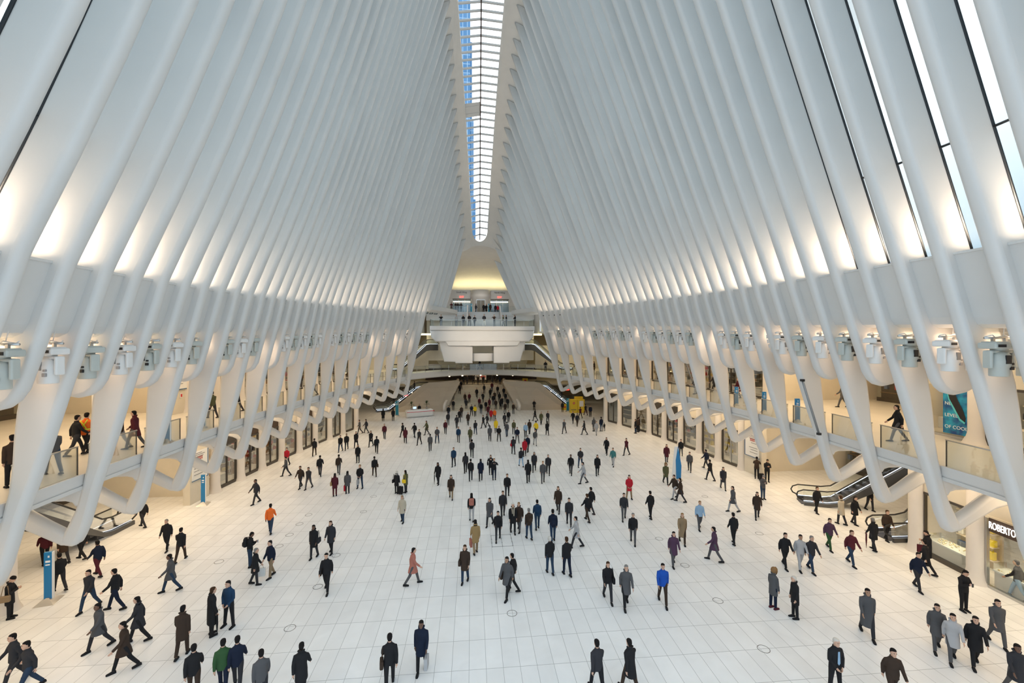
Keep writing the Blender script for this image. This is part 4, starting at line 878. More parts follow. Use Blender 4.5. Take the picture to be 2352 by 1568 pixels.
# ================================================================= reception desk
A_, B_ = onz(933, 960), onz(996, 955); dsk = empty('reception_desk', (A_ + B_) / 2, math.atan2(B_.y - A_.y, B_.x - A_.x)); L_ = (B_ - A_).length
mb = MB(); mb.rbox((0, .5, .55), (L_, 1.3, 1.05), .28, seg=4); mb.build('counter_body', WHITEP, dsk); mb = MB(); mb.rbox((.1, .5, .82), (L_ + .03, 1.33, .09), .04); mb.build('red_stripe', RED, dsk); tag(dsk, 'long white rounded reception desk with a red stripe by the left stair wall', 'desk')
def plant(loc, label):
    t = empty('potted_plant', loc); mb = MB(); mb.lathe((0, 0, 0), [(.12, 0), (.16, .3), (.14, .3), (0, .28)], 12); mb.build('pot', POT, t); mb = MB(); mb.tube([(0, 0, .25), (.02, 0, .6), (0, 0, .9)], .04, 6); mb.build('stem', mat('plant stem', (.15, .10, .05), .7), t)
    mb = MB(); r_ = random.Random(5)
    for k in range(46):
        a_ = r_.uniform(0, 2 * PI); el_ = r_.uniform(-.3, 1.3); d = Vector((math.cos(a_) * math.cos(el_), math.sin(a_) * math.cos(el_), math.sin(el_))); p0 = Vector((0, 0, .8)); w1 = Vector((-d.y, d.x, 0)).normalized() * .035
        p1 = p0 + d * .35; p2 = p0 + d * .65 - Vector((0, 0, .12)); mb.add([p0, p1 - w1, p2, p1 + w1], [(0, 1, 2, 3)])
    mb.build('leaves', LEAF, t); tag(t, label, 'plant'); return t
dz = 1.08
M_ = dsk.matrix_basis.to_4x4(); M_ = Matrix.Translation(dsk.location) @ Matrix.Rotation(dsk.rotation_euler.z, 4, 'Z')
plant(M_ @ Vector((L_ * .27, .5, dz)), 'palm-like plant standing on the right end of the reception desk'); plant(M_ @ Vector((-L_ * .28, .6, dz)), 'bushy plant standing on the left end of the reception desk')
t = empty('computer_monitor', M_ @ Vector((-L_ * .18, .3, dz)), dsk.rotation_euler.z); mb = MB(); mb.rbox((0, 0, .32), (.5, .04, .34), .01); mb.build('screen_case', WHITEP, t); mb = MB(); mb.bbox(-.23, .23, -.026, -.02, .18, .46); mb.build('screen', SCREEN, t); mb = MB(); mb.bbox(-.1, .1, -.08, .08, 0, .02); mb.bbox(-.02, .02, -.02, .02, 0, .2); mb.build('stand', STEEL, t); tag(t, 'white computer monitor glowing on the reception desk', 'monitor')
# yellow hoarding at the right far end
p = onz(1325, 947); t = empty('hoarding', (p.x, p.y, 0)); w_ = 2.35
for k in range(2): mb = MB(); mb.rbox((-w_ / 4 + k * w_ / 2, 0, 1.05), (w_ / 2 - .03, .8, 2.1), .02); mb.build('yellow_panel', YEL, t)
mb = MB(); mb.rbox((.5, .9, 1.2), (1.3, .6, 2.4), .02); mb.build('rear_box', YEL, t)
mb = MB(); mb.cyl((0, 0, 0), .17, .02, 16); q = mb.build('red_roundel', RED, t); q.location = (-w_ / 4, -.42, 1.55); q.rotation_euler = (PI / 2, 0, 0); mb = MB(); mb.bbox(-.11, .11, -.45, -.44, -.03, .03); q2 = mb.build('white_bar', PRINTW, t); q2.location = (-w_ / 4, 0, 1.55)
mb = MB(); mb.bbox(.3, .95, -.42, -.405, 1.0, 1.9); mb.build('paper_notice', WHITEP, t); mb = MB(); mb.bbox(-1.05, -.2, -.42, -.405, .45, .55); mb.bbox(.1, .5, -.42, -.405, .45, .53); mb.build('print_lines', PRINT, t)
tag(t, 'yellow hoarding boxes with a red no-entry roundel by the right escalator', 'barrier')
p = onz(1302, 942); t = empty('barrier', (p.x - .3, p.y + .3, 0)); mb = MB(); mb.rbox((0, 0, .5), (.9, .08, 1.0), .02); mb.build('yellow_panel', YEL, t); mb = MB(); mb.bbox(-.2, .2, -.05, -.04, .4, .6); mb.build('red_arrows', RED, t); tag(t, 'low yellow barrier with red arrows at the foot of the escalator', 'barrier')
p = ony(1206, 872, 79); t = empty('barrier', (p.x, 79, 3.4)); mb = MB(); mb.rbox((0, 0, .5), (1.0, .3, 1.0), .02); mb.build('yellow_panel', YEL, t); mb = MB(); mb.cyl((0, 0, 0), .2, .02, 14); q = mb.build('red_roundel', RED, t); q.location = (0, -.16, .6); q.rotation_euler = (PI / 2, 0, 0); tag(t, 'small yellow barrier with red roundel on the landing right of the stair', 'barrier')
# jewellery cases in the lower right shop
for n, (y0, y1) in enumerate(((18.4, 20.4), (15.4, 17.4), (12.4, 14.4))):
    t = empty('jewellery_case', (0, (y0 + y1) / 2, 0)); ym = (y0 + y1) / 2
    for nm, m_, o0, o1, z0, z1 in (('plinth', PLASTER, .55, 1.15, 0, .75), ('tray', WHITEP, .45, 1.25, .75, .82), ('glass_hood', GLASS, .5, 1.2, .82, 1.12)):
        q = MB(); wbox(q, 1, y0, y1, o0, o1, z0, z1); q.v = [(a_, b_ - ym, c_) for a_, b_, c_ in q.v]; q.build(nm, m_, t)
    r_ = random.Random(n); q = MB()
    for k in range(40): yy_ = r_.uniform(y0 + .1, y1 - .1); pz = wallpt(1, yy_, r_.uniform(.55, 1.1), .84); q.sphere((pz.x, pz.y - ym, .86), r_.uniform(.02, .05), 6, 4)
    q.build('jewellery', mat('pale gold jewellery', (.8, .66, .42), .25, .8), t)['kind'] = 'stuff'
    tag(t, 'lit glass case of jewellery in the lower right shop, %s from the camera' % ['farthest', 'middle', 'nearest'][n], 'display case', 'jewellery cases')
    area('case_light', (wx(1, ym) + .85, ym, 1.9), 1.4, 22, (1, .85, .62), sy=.3)

mb = MB(); mb.bbox(-9.5, 13.5, 76.5, 88, 6.5, 6.7); struct('ceiling_landing', mb, CEIL)
area('gallery_far_light', (-13, 66, 5.6), 4, 90, WARM, sy=4); area('gallery_far_light', (15, 66, 5.6), 4, 90, WARM, sy=4)

for x in (-5.6, 9.8):  # added unseen fill lights, hung free to brighten the platform front
    o = area('platform_fill', (x, 54.5, 12.6), .6, 60, (1, .84, .66), spread=1.1); d = Vector((1.6, 65, 11.2)) - o.location; o.rotation_euler = d.to_track_quat('-Z', 'Y').to_euler()

for n, (a, b, ya, yb) in enumerate((((1843, 873), (1881, 996), 20.3, 20.1), ((1575, 832), (1603, 912), 38.0, 37.8))):
    P0, P1 = ony(*a, ya), ony(*b, yb); mb = MB(); c = (P0 + P1) / 2; d = (P1 - P0); mb.tube([-d / 2, d / 2], .07, 4); o = mb.build('cable_channel', mat('grey channel', (.28, .29, .30), .4, .3), loc=c); m2 = MB(); m2.rbox(tuple(-d / 2), (.16, .16, .12), .01); m2.rbox(tuple(d / 2), (.16, .16, .12), .01); m2.build('end_caps', BLACKP, o)
    tag(o, 'slim grey cable channel leaning along the right ribs, %s one' % ('nearer' if n == 0 else 'farther'), 'cable channel', 'cable channels')
for s, pts in ((-1, ((927.6, 727.2), (939.7, 727.6), (952, 728), (963.7, 728.2))), (1, ((1248.6, 724.6), (1261.8, 723.8), (1274, 723.3), (1287, 722.7)))):
    for n, (u, v) in enumerate(pts):
        best = min(((abs(ony(u, v, 48 + .1 * k).x * s - inner(s, 48 + .1 * k, 14.6) - .36), 48 + .1 * k) for k in range(130)))
        p = ony(u, v, best[1]); mb = MB(); mb.rbox((0, 0, 0), (.2, .34, .13), .02); o = mb.build('vent', BLACKP, loc=p); tag(o, 'tiny black vent in the far %s beam, %s from the left' % (SIDE[s], ordn(n + 1)), 'vent', 'beam vents')
# ================================================================= people
def ellring(mb_pts, n): pass
def loft(mb, rings, n=14, power=2.2):
    """rings: (centre, half width x, half depth y[, tilt]) stacked roughly vertical; superellipse"""
    vs_ = []
    for c, rx, ry in rings:
        for k in range(n):
            a = 2 * PI * k / n; ca, sa = math.cos(a), math.sin(a)
            vs_.append((c[0] + rx * math.copysign(abs(ca) ** (2 / power), ca), c[1] + ry * math.copysign(abs(sa) ** (2 / power), sa), c[2]))
    N = len(rings); fs = [(i * n + k, i * n + (k + 1) % n, (i + 1) * n + (k + 1) % n, (i + 1) * n + k) for i in range(N - 1) for k in range(n)] + [list(range(n))[::-1], [(N - 1) * n + k for k in range(n)]]
    mb.add(vs_, fs, True)
def remesh(mb, name, m, voxel, smooth=2):
    me = mb.mesh(name, m); tmp = bpy.data.objects.new(name, me); COL.objects.link(tmp)
    r = tmp.modifiers.new('r', 'REMESH'); r.mode = 'VOXEL'; r.voxel_size = voxel; r.use_smooth_shade = True
    if smooth: q = tmp.modifiers.new('s', 'SMOOTH'); q.iterations = smooth; q.factor = .5
    out = bpy.data.meshes.new_from_object(tmp.evaluated_get(bpy.context.evaluated_depsgraph_get())); bpy.data.objects.remove(tmp); out.name = name
    out.materials.clear(); out.materials.append(m)
    for p_ in out.polygons: p_.use_smooth = True
    return out
def V3(*a): return Vector(a)
SKIN = [mat('skin light', (.62, .38, .27), .5), mat('skin tan', (.42, .24, .15), .5), mat('skin dark', (.16, .08, .05), .5)]
def limb(p0, ang, L, side=0.0):   # ang from straight down, + forward(+y); side + outward x
    d = V3(math.sin(side), math.sin(ang) * math.cos(side), -math.cos(ang) * math.cos(side)); return p0 + d * L, d
POSES = {
 # legs: (thighL, kneeL, thighR, kneeR); arms: (shL, sideL, elL, inL, shR, sideR, elR, inR)
 'walk':  dict(legs=(.42, .18, -.32, .25), arms=(-.35, .12, .35, 0, .40, .12, .45, 0)),
 'walk2': dict(legs=(-.22, .45, .30, .08), arms=(.25, .12, .5, 0, -.22, .12, .25, 0)),
 'stroll': dict(legs=(.2, .12, -.18, .2), arms=(-.15, .10, .3, 0, .2, .10, .4, 0)),
 'stand': dict(legs=(.03, .02, -.03, .02), arms=(.02, .12, .2, 0, .05, .12, .25, 0)),
 'wide':  dict(legs=(.0, .0, .0, .0), arms=(.1, .16, .5, .5, .1, .16, .5, .5), spread=.10),
 'phone': dict(legs=(.02, .02, .06, .08), arms=(.35, .10, 1.75, .75, .35, .10, 1.75, .75), nod=.45),
 'photo': dict(legs=(.02, .02, -.02, .02), arms=(1.1, .35, 1.35, .9, 1.1, .35, 1.35, .9)),
 'pocket': dict(legs=(.05, .05, -.05, .02), arms=(-.25, .30, .95, .45, -.25, .30, .95, .45)),
 'bag':  dict(legs=(.30, .15, -.25, .2), arms=(-.05, .10, .15, 0, .3, .12, 1.2, .3)),
 'lean': dict(legs=(.10, .02, -.05, .0), arms=(.7, .2, 1.1, .3, .7, .2, 1.1, .3), lean=.18, nod=.3),
}
def skeleton(P, coat):
    S = {}; pv = V3(0, 0, .95)
    sp_ = P.get('spread', 0)
    for nm, sx, a, b in (('L', -1, P['legs'][0], P['legs'][1]), ('R', 1, P['legs'][2], P['legs'][3])):
        hip = pv + V3(sx * .095, 0, -.03); kn, _ = limb(hip, a, .43, sx * (sp_ + .01)); an, _ = limb(kn, a - b, .42, sx * sp_)
        S[nm] = [hip, kn, an]
    low = min(S['L'][2].z, S['R'][2].z); dz = .085 - low
    for nm in 'LR': S[nm] = [p + V3(0, 0, dz) for p in S[nm]]
    pv = pv + V3(0, 0, dz); S['pv'] = pv; ln = P.get('lean', .03)
    S['chest'] = pv + V3(0, math.sin(ln) * .33, .33); S['neck'] = pv + V3(0, math.sin(ln) * .5, .52); nod = P.get('nod', .08)
    S['head'] = S['neck'] + V3(0, .03 + .10 * math.sin(nod), .155 - .03 * nod)
    S['nod'] = nod; A = P['arms']
    for nm, sx, a, sd, e_, inn in (('AL', -1, *A[:4]), ('AR', 1, *A[4:])):
        sh = S['neck'] + V3(sx * .178, -.01, -.085); el, d = limb(sh, a, .29, sx * sd)
        d2 = V3(-sx * math.sin(inn) * math.cos(0), math.sin(a + e_) * math.cos(inn), -math.cos(a + e_) * math.cos(inn)).normalized()
        wr = el + d2 * .26; S[nm] = [sh, el, wr, d2]
    return S
def hand(mb, wr, d, sx, curl=.5):
    d = d.normalized(); up = V3(-sx, 0, 0); up = (up - d * up.dot(d)).normalized(); w_ = d.cross(up).normalized()  # palm normal=up (towards body)
    mb.tube([wr - d * .02, wr + d * .03, wr + d * .085], [.024, .036, .036], 8, sx=.55)
    for k, (o_, L_) in enumerate(((-.028, .066), (-.009, .075), (.010, .071), (.028, .056))):
        a = wr + d * .08 + w_ * o_; b = a + (d * math.cos(curl * .5) + up * math.sin(curl * .5)) * L_ * .5; c = b + (d * math.cos(curl * 1.6) + up * math.sin(curl * 1.6)) * L_ * .5
        mb.tube([a, b, c], [.0095, .0088, .0075], 6)
    a = wr + d * .03 - w_ * .03; mb.tube([a, a - w_ * .025 + d * .03, a - w_ * .03 + d * .06 + up * .01], [.012, .010, .008], 6)
def build_pose(pname, coat, hairkind):
    P = POSES[pname]; S = skeleton(P, coat); R = {}
    # ---- body (continuous): head, neck, torso, arms, hands, legs
    mb = MB(); h = S['head']; nd = S['nod']
    Rm = Matrix.Rotation(-nd, 3, 'X')
    def hp(x, y, z): return h + Rm @ V3(x, y, z)
    prof = [(-.118, .030, .030, .045), (-.105, .045, .050, .035), (-.085, .055, .070, .022), (-.055, .064, .084, .008), (-.02, .070, .092, 0), (.02, .075, .096, -.005), (.055, .074, .094, -.008), (.085, .062, .078, -.010), (.105, .042, .052, -.012), (.116, .015, .02, -.012)]
    k = len(mb.v); n = 14; vs_ = []
    for z, rx, ry, oy in prof:
        for q in range(n): a = 2 * PI * q / n; vs_.append(hp(rx * math.cos(a), oy + ry * math.sin(a), z))
    N = len(prof); mb.add(vs_, [(i * n + q, i * n + (q + 1) % n, (i + 1) * n + (q + 1) % n, (i + 1) * n + q) for i in range(N - 1) for q in range(n)] + [list(range(n))[::-1], [(N - 1) * n + q for q in range(n)]], True)
    mb.tube([hp(0, .088, .02), hp(0, .104, -.012), hp(0, .098, -.028)], [.010, .013, .011], 6)
    for sx in (-1, 1): mb.sphere(tuple(hp(sx * .076, -.004, -.005)), .022, 8, 6, (.5, .8, 1.2)); mb.sphere(tuple(hp(sx * .030, .078, .022)), .016, 8, 6)
    mb.tube([hp(-.026, .086, -.055), hp(0, .093, -.055), hp(.026, .086, -.055)], [.006, .009, .006], 6)
    nk = S['neck']; mb.tube([nk + V3(0, -.01, -.06), nk + V3(0, 0, .03), hp(0, -.01, -.07)], [.075, .056, .055], 10)
    pv, ch = S['pv'], S['chest']
    loft(mb, [(pv + V3(0, 0, -.08), .13, .09), (pv, .15, .10), (pv + V3(0, 0, .12), .13, .09), (ch, .15, .10), (ch + V3(0, 0, .08), .14, .085), (nk + V3(0, 0, -.05), .06, .05)])
    for nm, sx in (('AL', -1), ('AR', 1)):
        sh, el, wr, d = S[nm]; mb.tube([sh + V3(-sx * .08, 0, -.03), sh + V3(-sx * .02, 0, -.05), el, wr], [.03, .03, .034, .026], 8); hand(mb, wr, d, sx, .35 if pname not in ('phone', 'photo') else 1.0)
    for nm in 'LR':
        hi, kn, an = S[nm]; mb.tube([hi + V3(0, 0, .05), hi, (hi + kn) / 2, kn, kn + (an - kn) * .3, an], [.07, .078, .065, .05, .05, .034], 9)
    R['body'] = remesh(mb, 'person_body', SKIN[0], .0095, 1)
    # ---- eyes and brows
    mb = MB()
    for sx in (-1, 1): mb.sphere(tuple(hp(sx * .030, .089, .022)), .0085, 8, 6); mb.tube([hp(sx * .016, .096, .042), hp(sx * .044, .086, .044)], .004, 5)
    R['eyes'] = mb.mesh('eyes', BLACKP)
    # ---- hair
    mb = MB(); hair = [(-.085, .052, .036, -.052), (-.05, .068, .050, -.050), (-.02, .076, .066, -.044), (.0, .080, .076, -.036), (.03, .082, .086, -.026), (.06, .081, .090, -.022), (.088, .072, .086, -.014), (.106, .052, .064, -.014), (.119, .022, .028, -.014)]
    if hairkind == 'long': hair = [(-.24, .05, .022, -.075), (-.20, .085, .036, -.070), (-.12, .088, .045, -.066), (-.06, .082, .055, -.055)] + hair[3:]
    if hairkind == 'hat': hair = [(.035, .088, .106, -.005), (.05, .088, .104, -.005), (.09, .085, .098, -.008), (.125, .068, .078, -.010), (.145, .02, .02, -.01)]
    vs_ = [hp(rx * math.cos(2 * PI * q / n), oy + ry * math.sin(2 * PI * q / n), z) for z, rx, ry, oy in hair for q in range(n)]; N = len(hair)
    mb.add(vs_, [(i * n + q, i * n + (q + 1) % n, (i + 1) * n + (q + 1) % n, (i + 1) * n + q) for i in range(N - 1) for q in range(n)] + [list(range(n))[::-1], [(N - 1) * n + q for q in range(n)]], True)
    if hairkind == 'hood':
        mb = MB(); mb.sphere(tuple(hp(0, -.03, .02)), .125, 14, 9, (.92, .95, 1.12)); mb.tube([hp(-.08, .03, -.12), hp(-.1, .05, 0), hp(-.07, .065, .09), hp(0, .07, .13), hp(.07, .065, .09), hp(.1, .05, 0), hp(.08, .03, -.12)], .026, 7)
    R['hair'] = mb.mesh('hair', BLACKP)
    # ---- jacket / coat
    mb = MB(); bl = .80 if coat == 'jacket' else (.60 if coat == 'coat' else .42); w0 = {'jacket': .170, 'coat': .190, 'long': .205}[coat]; zb = bl * pv.z / .95
    fw = (S['L'][1].y + S['R'][1].y) * .25
    st_ = abs(S['L'][1].y - S['R'][1].y) * .35 if coat != 'jacket' else 0
    loft(mb, [(V3(0, fw, zb), w0, .125 + st_), (V3(0, fw * .6, (zb + pv.z) / 2), w0 * .97, .128 + st_ * .6), (pv + V3(0, 0, .02), .182, .130), (pv + V3(0, 0, .15), .168, .122), (ch, .190, .132), (ch + V3(0, 0, .08), .198, .122), (nk + V3(0, 0, -.075), .165, .10), (nk + V3(0, 0, -.045), .125, .088), (nk + V3(0, -.005, -.01), .082, .074), (nk + V3(0, -.005, .035), .076, .074)], 18)
    for nm, sx in (('AL', -1), ('AR', 1)):
        sh, el, wr, d = S[nm]; mb.tube([sh + V3(-sx * .07, 0, -.01), sh + V3(sx * -.005, 0, -.03), sh + (el - sh) * .5, el, el + (wr - el) * .5, wr], [.055, .066, .062, .056, .052, .045], 10)
    if coat != 'jacket': mb.tube([nk + V3(-.07, .05, .02), nk + V3(-.09, -.04, .05), nk + V3(0, -.09, .055), nk + V3(.09, -.04, .05), nk + V3(.07, .05, .02)], .032, 8)
    R['jacket'] = remesh(mb, 'jacket', BLACKP, .015, 2)
    # ---- trousers and shoes
    mb = MB(); loft(mb, [(pv + V3(0, 0, -.11), .15, .108), (pv + V3(0, 0, -.04), .165, .112), (pv + V3(0, 0, .06), .150, .105)])
    for nm in 'LR':
        hi, kn, an = S[nm]; mb.tube([hi + V3(0, 0, .03), hi + (kn - hi) * .2, hi + (kn - hi) * .6, kn, kn + (an - kn) * .5, an + V3(0, 0, .01)], [.095, .094, .080, .066, .060, .054], 10)
    R['trousers'] = remesh(mb, 'trousers', BLACKP, .015, 2)
    R['shoes'] = []
    for nm in 'LR':
        an = S[nm][2]; kn = S[nm][1]; lift = an.z - .085; pit = min(.9, lift * 3.2) * (1 if an.y < 0 else -1) * -1
        mb = MB(); q0 = [(-.075, .030, .0), (-.07, .036, .045), (-.02, .040, .075), (.04, .042, .060), (.11, .046, .038), (.17, .040, .028), (.195, .02, .018)]
        vs2 = []
        Rp = Matrix.Rotation(pit, 3, 'X')
        for y_, w_, z_ in q0:
            for (xx, zz) in ((-1, 0), (-1, .55), (-.6, 1), (.6, 1), (1, .55), (1, 0)): vs2.append(an + Rp @ V3(xx * w_, y_, -.083 + zz * max(.03, z_ + .025)))
        N2 = len(q0); mb.add(vs2, [(i * 6 + q, i * 6 + (q + 1) % 6, (i + 1) * 6 + (q + 1) % 6, (i + 1) * 6 + q) for i in range(N2 - 1) for q in range(6)] + [list(range(6))[::-1], [(N2 - 1) * 6 + q for q in range(6)]], True)
        R['shoes'].append(mb.mesh('shoe', BLACKP))
    R['S'] = S
    return R
PCACHE = {}
def cloth(c): return mat('cloth %.2f %.2f %.2f' % c, c, .85, spec=.2)
CC = dict(bk=(.018, .018, .020), dk=(.035, .035, .040), gy=(.09, .09, .095), lg=(.42, .42, .43), nv=(.012, .018, .038), bl=(.018, .05, .105), rb=(.015, .08, .40), jn=(.028, .05, .09), br=(.05, .033, .024), tn=(.33, .22, .10), bg=(.50, .44, .34), rd=(.45, .02, .035), mr=(.09, .018, .026), og=(.85, .17, .03), yl=(.85, .60, .03), gn=(.035, .09, .035), ol=(.10, .10, .05), kh=(.28, .20, .12), pp=(.085, .045, .08), pk=(.42, .16, .12), tl=(.06, .20, .20), wh=(.70, .70, .68), lb=(.30, .45, .62))
CN = dict(bk='black', dk='charcoal', gy='grey', lg='pale grey', nv='navy', bl='blue', rb='bright blue', jn='denim', br='dark brown', tn='tan', bg='beige', rd='red', mr='maroon', og='orange', yl='yellow', gn='green', ol='olive', kh='khaki', pp='purple', pk='dusty pink', tl='teal', wh='white', lb='light blue')
HAIRC = dict(k=(.012, .010, .010), n=(.06, .03, .015), w=(.62, .58, .52), g=(.22, .21, .20), f=(.25, .14, .06))
HN = dict(k='black', n='brown', w='white', g='grey', f='light brown')
PEOPLE = []
def person(p, pose, coat, top_, bot, hd=180, hair='sk', h=1.0, skin=0, flip=False, shoe='bk'):
    hk = {'s': 'short', 'l': 'long', 'h': 'hat', 'o': 'hood'}[hair[0]]; key = (pose, coat, hk)
    if key not in PCACHE:
        # share the slow parts between hair kinds
        PCACHE[key] = build_pose(*key)
    R = PCACHE[key]
    b = bpy.data.objects.new('person', R['body']); link(b); b.location = p; b.rotation_euler = (0, 0, math.radians(hd)); b.scale = ((-h if flip else h), h, h); setcol(b, SKIN[skin])
    def part(nm, me, m): o = bpy.data.objects.new(nm, me); link(o); o.parent = b; setcol(o, m); return o
    part('jacket' if coat == 'jacket' else 'coat', R['jacket'], cloth(CC[top_])); part('trousers', R['trousers'], cloth(CC[bot]))
    for m_ in R['shoes']: part('shoe', m_, cloth(CC[shoe]))
    part({'short': 'hair', 'long': 'hair', 'hat': 'hat', 'hood': 'hood'}[hk], R['hair'], cloth(HAIRC[hair[1]]))
    if p[1] < 32: part('eyes', R['eyes'], BLACKP)
    b['category'] = 'person'
    PEOPLE.append((b, dict(pose=pose, coat=coat, top=top_, bot=bot, hair=hair, hd=hd, h=h)))
    return b, R['S']
def attach_pt(b, S, key, idx=2):
    q = S[key][idx]; return Matrix.Translation(b.location) @ Matrix.Rotation(b.rotation_euler.z, 4, 'Z') @ Matrix.Diagonal((b.scale.x, b.scale.y, b.scale.z, 1)) @ q
def add_bag(b, S, kind, col, label, side='AR'):
    m_ = cloth(CC[col]) if isinstance(col, str) else col; rz = b.rotation_euler.z
    if kind == 'backpack':
        q = Matrix.Translation(b.location) @ Matrix.Rotation(rz, 4, 'Z') @ (S['chest'] + V3(0, -.20, -.02)); t = empty('backpack', q, rz)
        mb = MB(); mb.rbox((0, 0, 0), (.30, .17, .44), .06, seg=3); mb.build('pack_body', m_, t); mb = MB(); mb.rbox((0, -.10, -.07), (.22, .07, .2), .03); mb.build('front_pocket', m_, t)
        mb = MB(); 
        for sx in (-1, 1): mb.tube([(sx * .10, .07, .2), (sx * .12, .16, .19), (sx * .13, .30, .1), (sx * .14, .30, -.05), (sx * .14, .1, -.16)], .016, 6)
        mb.build('straps', m_, t); tag(t, label, 'backpack')
    elif kind == 'shoulder':
        q = Matrix.Translation(b.location) @ Matrix.Rotation(rz, 4, 'Z') @ (S['pv'] + V3(.25 if side == 'AR' else -.25, -.02, -.02)); t = empty('shoulder_bag', q, rz)
        mb = MB(); mb.rbox((0, 0, -.02), (.12, .32, .26), .04, seg=3); mb.build('bag_body', m_, t); mb = MB(); mb.tube([(0, -.12, .1), (-.04 if side == 'AR' else .04, -.06, .48), (-.04 if side == 'AR' else .04, .06, .48), (0, .12, .1)], .012, 5); mb.build('strap', m_, t); tag(t, label, 'bag')
    elif kind == 'carry':
        q = attach_pt(b, S, side) + V3(0, 0, -.12); t = empty('shopping_bag', q, rz)
        mb = MB(); mb.rbox((0, 0, -.30), (.12, .34, .38), .015); mb.build('bag_body', m_, t); mb = MB(); mb.tube([(0, -.09, -.11), (0, -.06, .02), (0, .06, .02), (0, .09, -.11)], .008, 5); mb.build('handles', PRINT, t); tag(t, label, 'bag')
    elif kind == 'phone':
        q = (attach_pt(b, S, 'AL') + attach_pt(b, S, 'AR')) / 2; d = Matrix.Rotation(rz, 3, 'Z') @ V3(0, .09, .03); t = empty('phone', q + d, rz); mb = MB(); mb.rbox((0, 0, 0), (.075, .012, .15), .005); mb.build('phone_case', BLACKP, t); mb = MB(); mb.bbox(-.033, .033, -.008, -.006, -.065, .065); mb.build('phone_screen', SCREEN, t); tag(t, label, 'phone')
    elif kind == 'umbrella':
        q = attach_pt(b, S, side); t = empty('umbrella', q, rz); mb = MB(); L_ = max(.5, (q.z - b.location.z) - .03); mb.tube([(0, .10, .04), (0, .06, .09), (0, 0, .05), (0, 0, -.02)], .012, 6); mb.build('crook_handle', WOOD, t); mb = MB(); mb.tube([(0, 0, -.02), (0, 0, -.1), (0, 0, -L_ * .5), (0, 0, -L_ + .08), (0, 0, -L_)], [.02, .035, .04, .012, .008], 8); mb.build('furled_canopy', m_, t); tag(t, label, 'umbrella')
    elif kind == 'suitcase':
        q = Matrix.Translation(b.location) @ Matrix.Rotation(rz, 4, 'Z') @ V3(.38, -.1, 0); t = empty('suitcase', q, rz); mb = MB(); mb.rbox((0, 0, .33), (.36, .24, .54), .05, seg=3); mb.build('case_body', m_, t); mb = MB(); mb.tube([(-.1, -.08, .58), (-.1, -.08, .9), (.1, -.08, .9), (.1, -.08, .58)], .01, 5); mb.build('pull_handle', STEEL, t)
        for sx in (-1, 1): mb = MB(); mb.sphere((sx * .13, 0, .035), .035, 10, 6); mb.build('wheel', RUBBER, t)
        tag(t, label, 'suitcase')
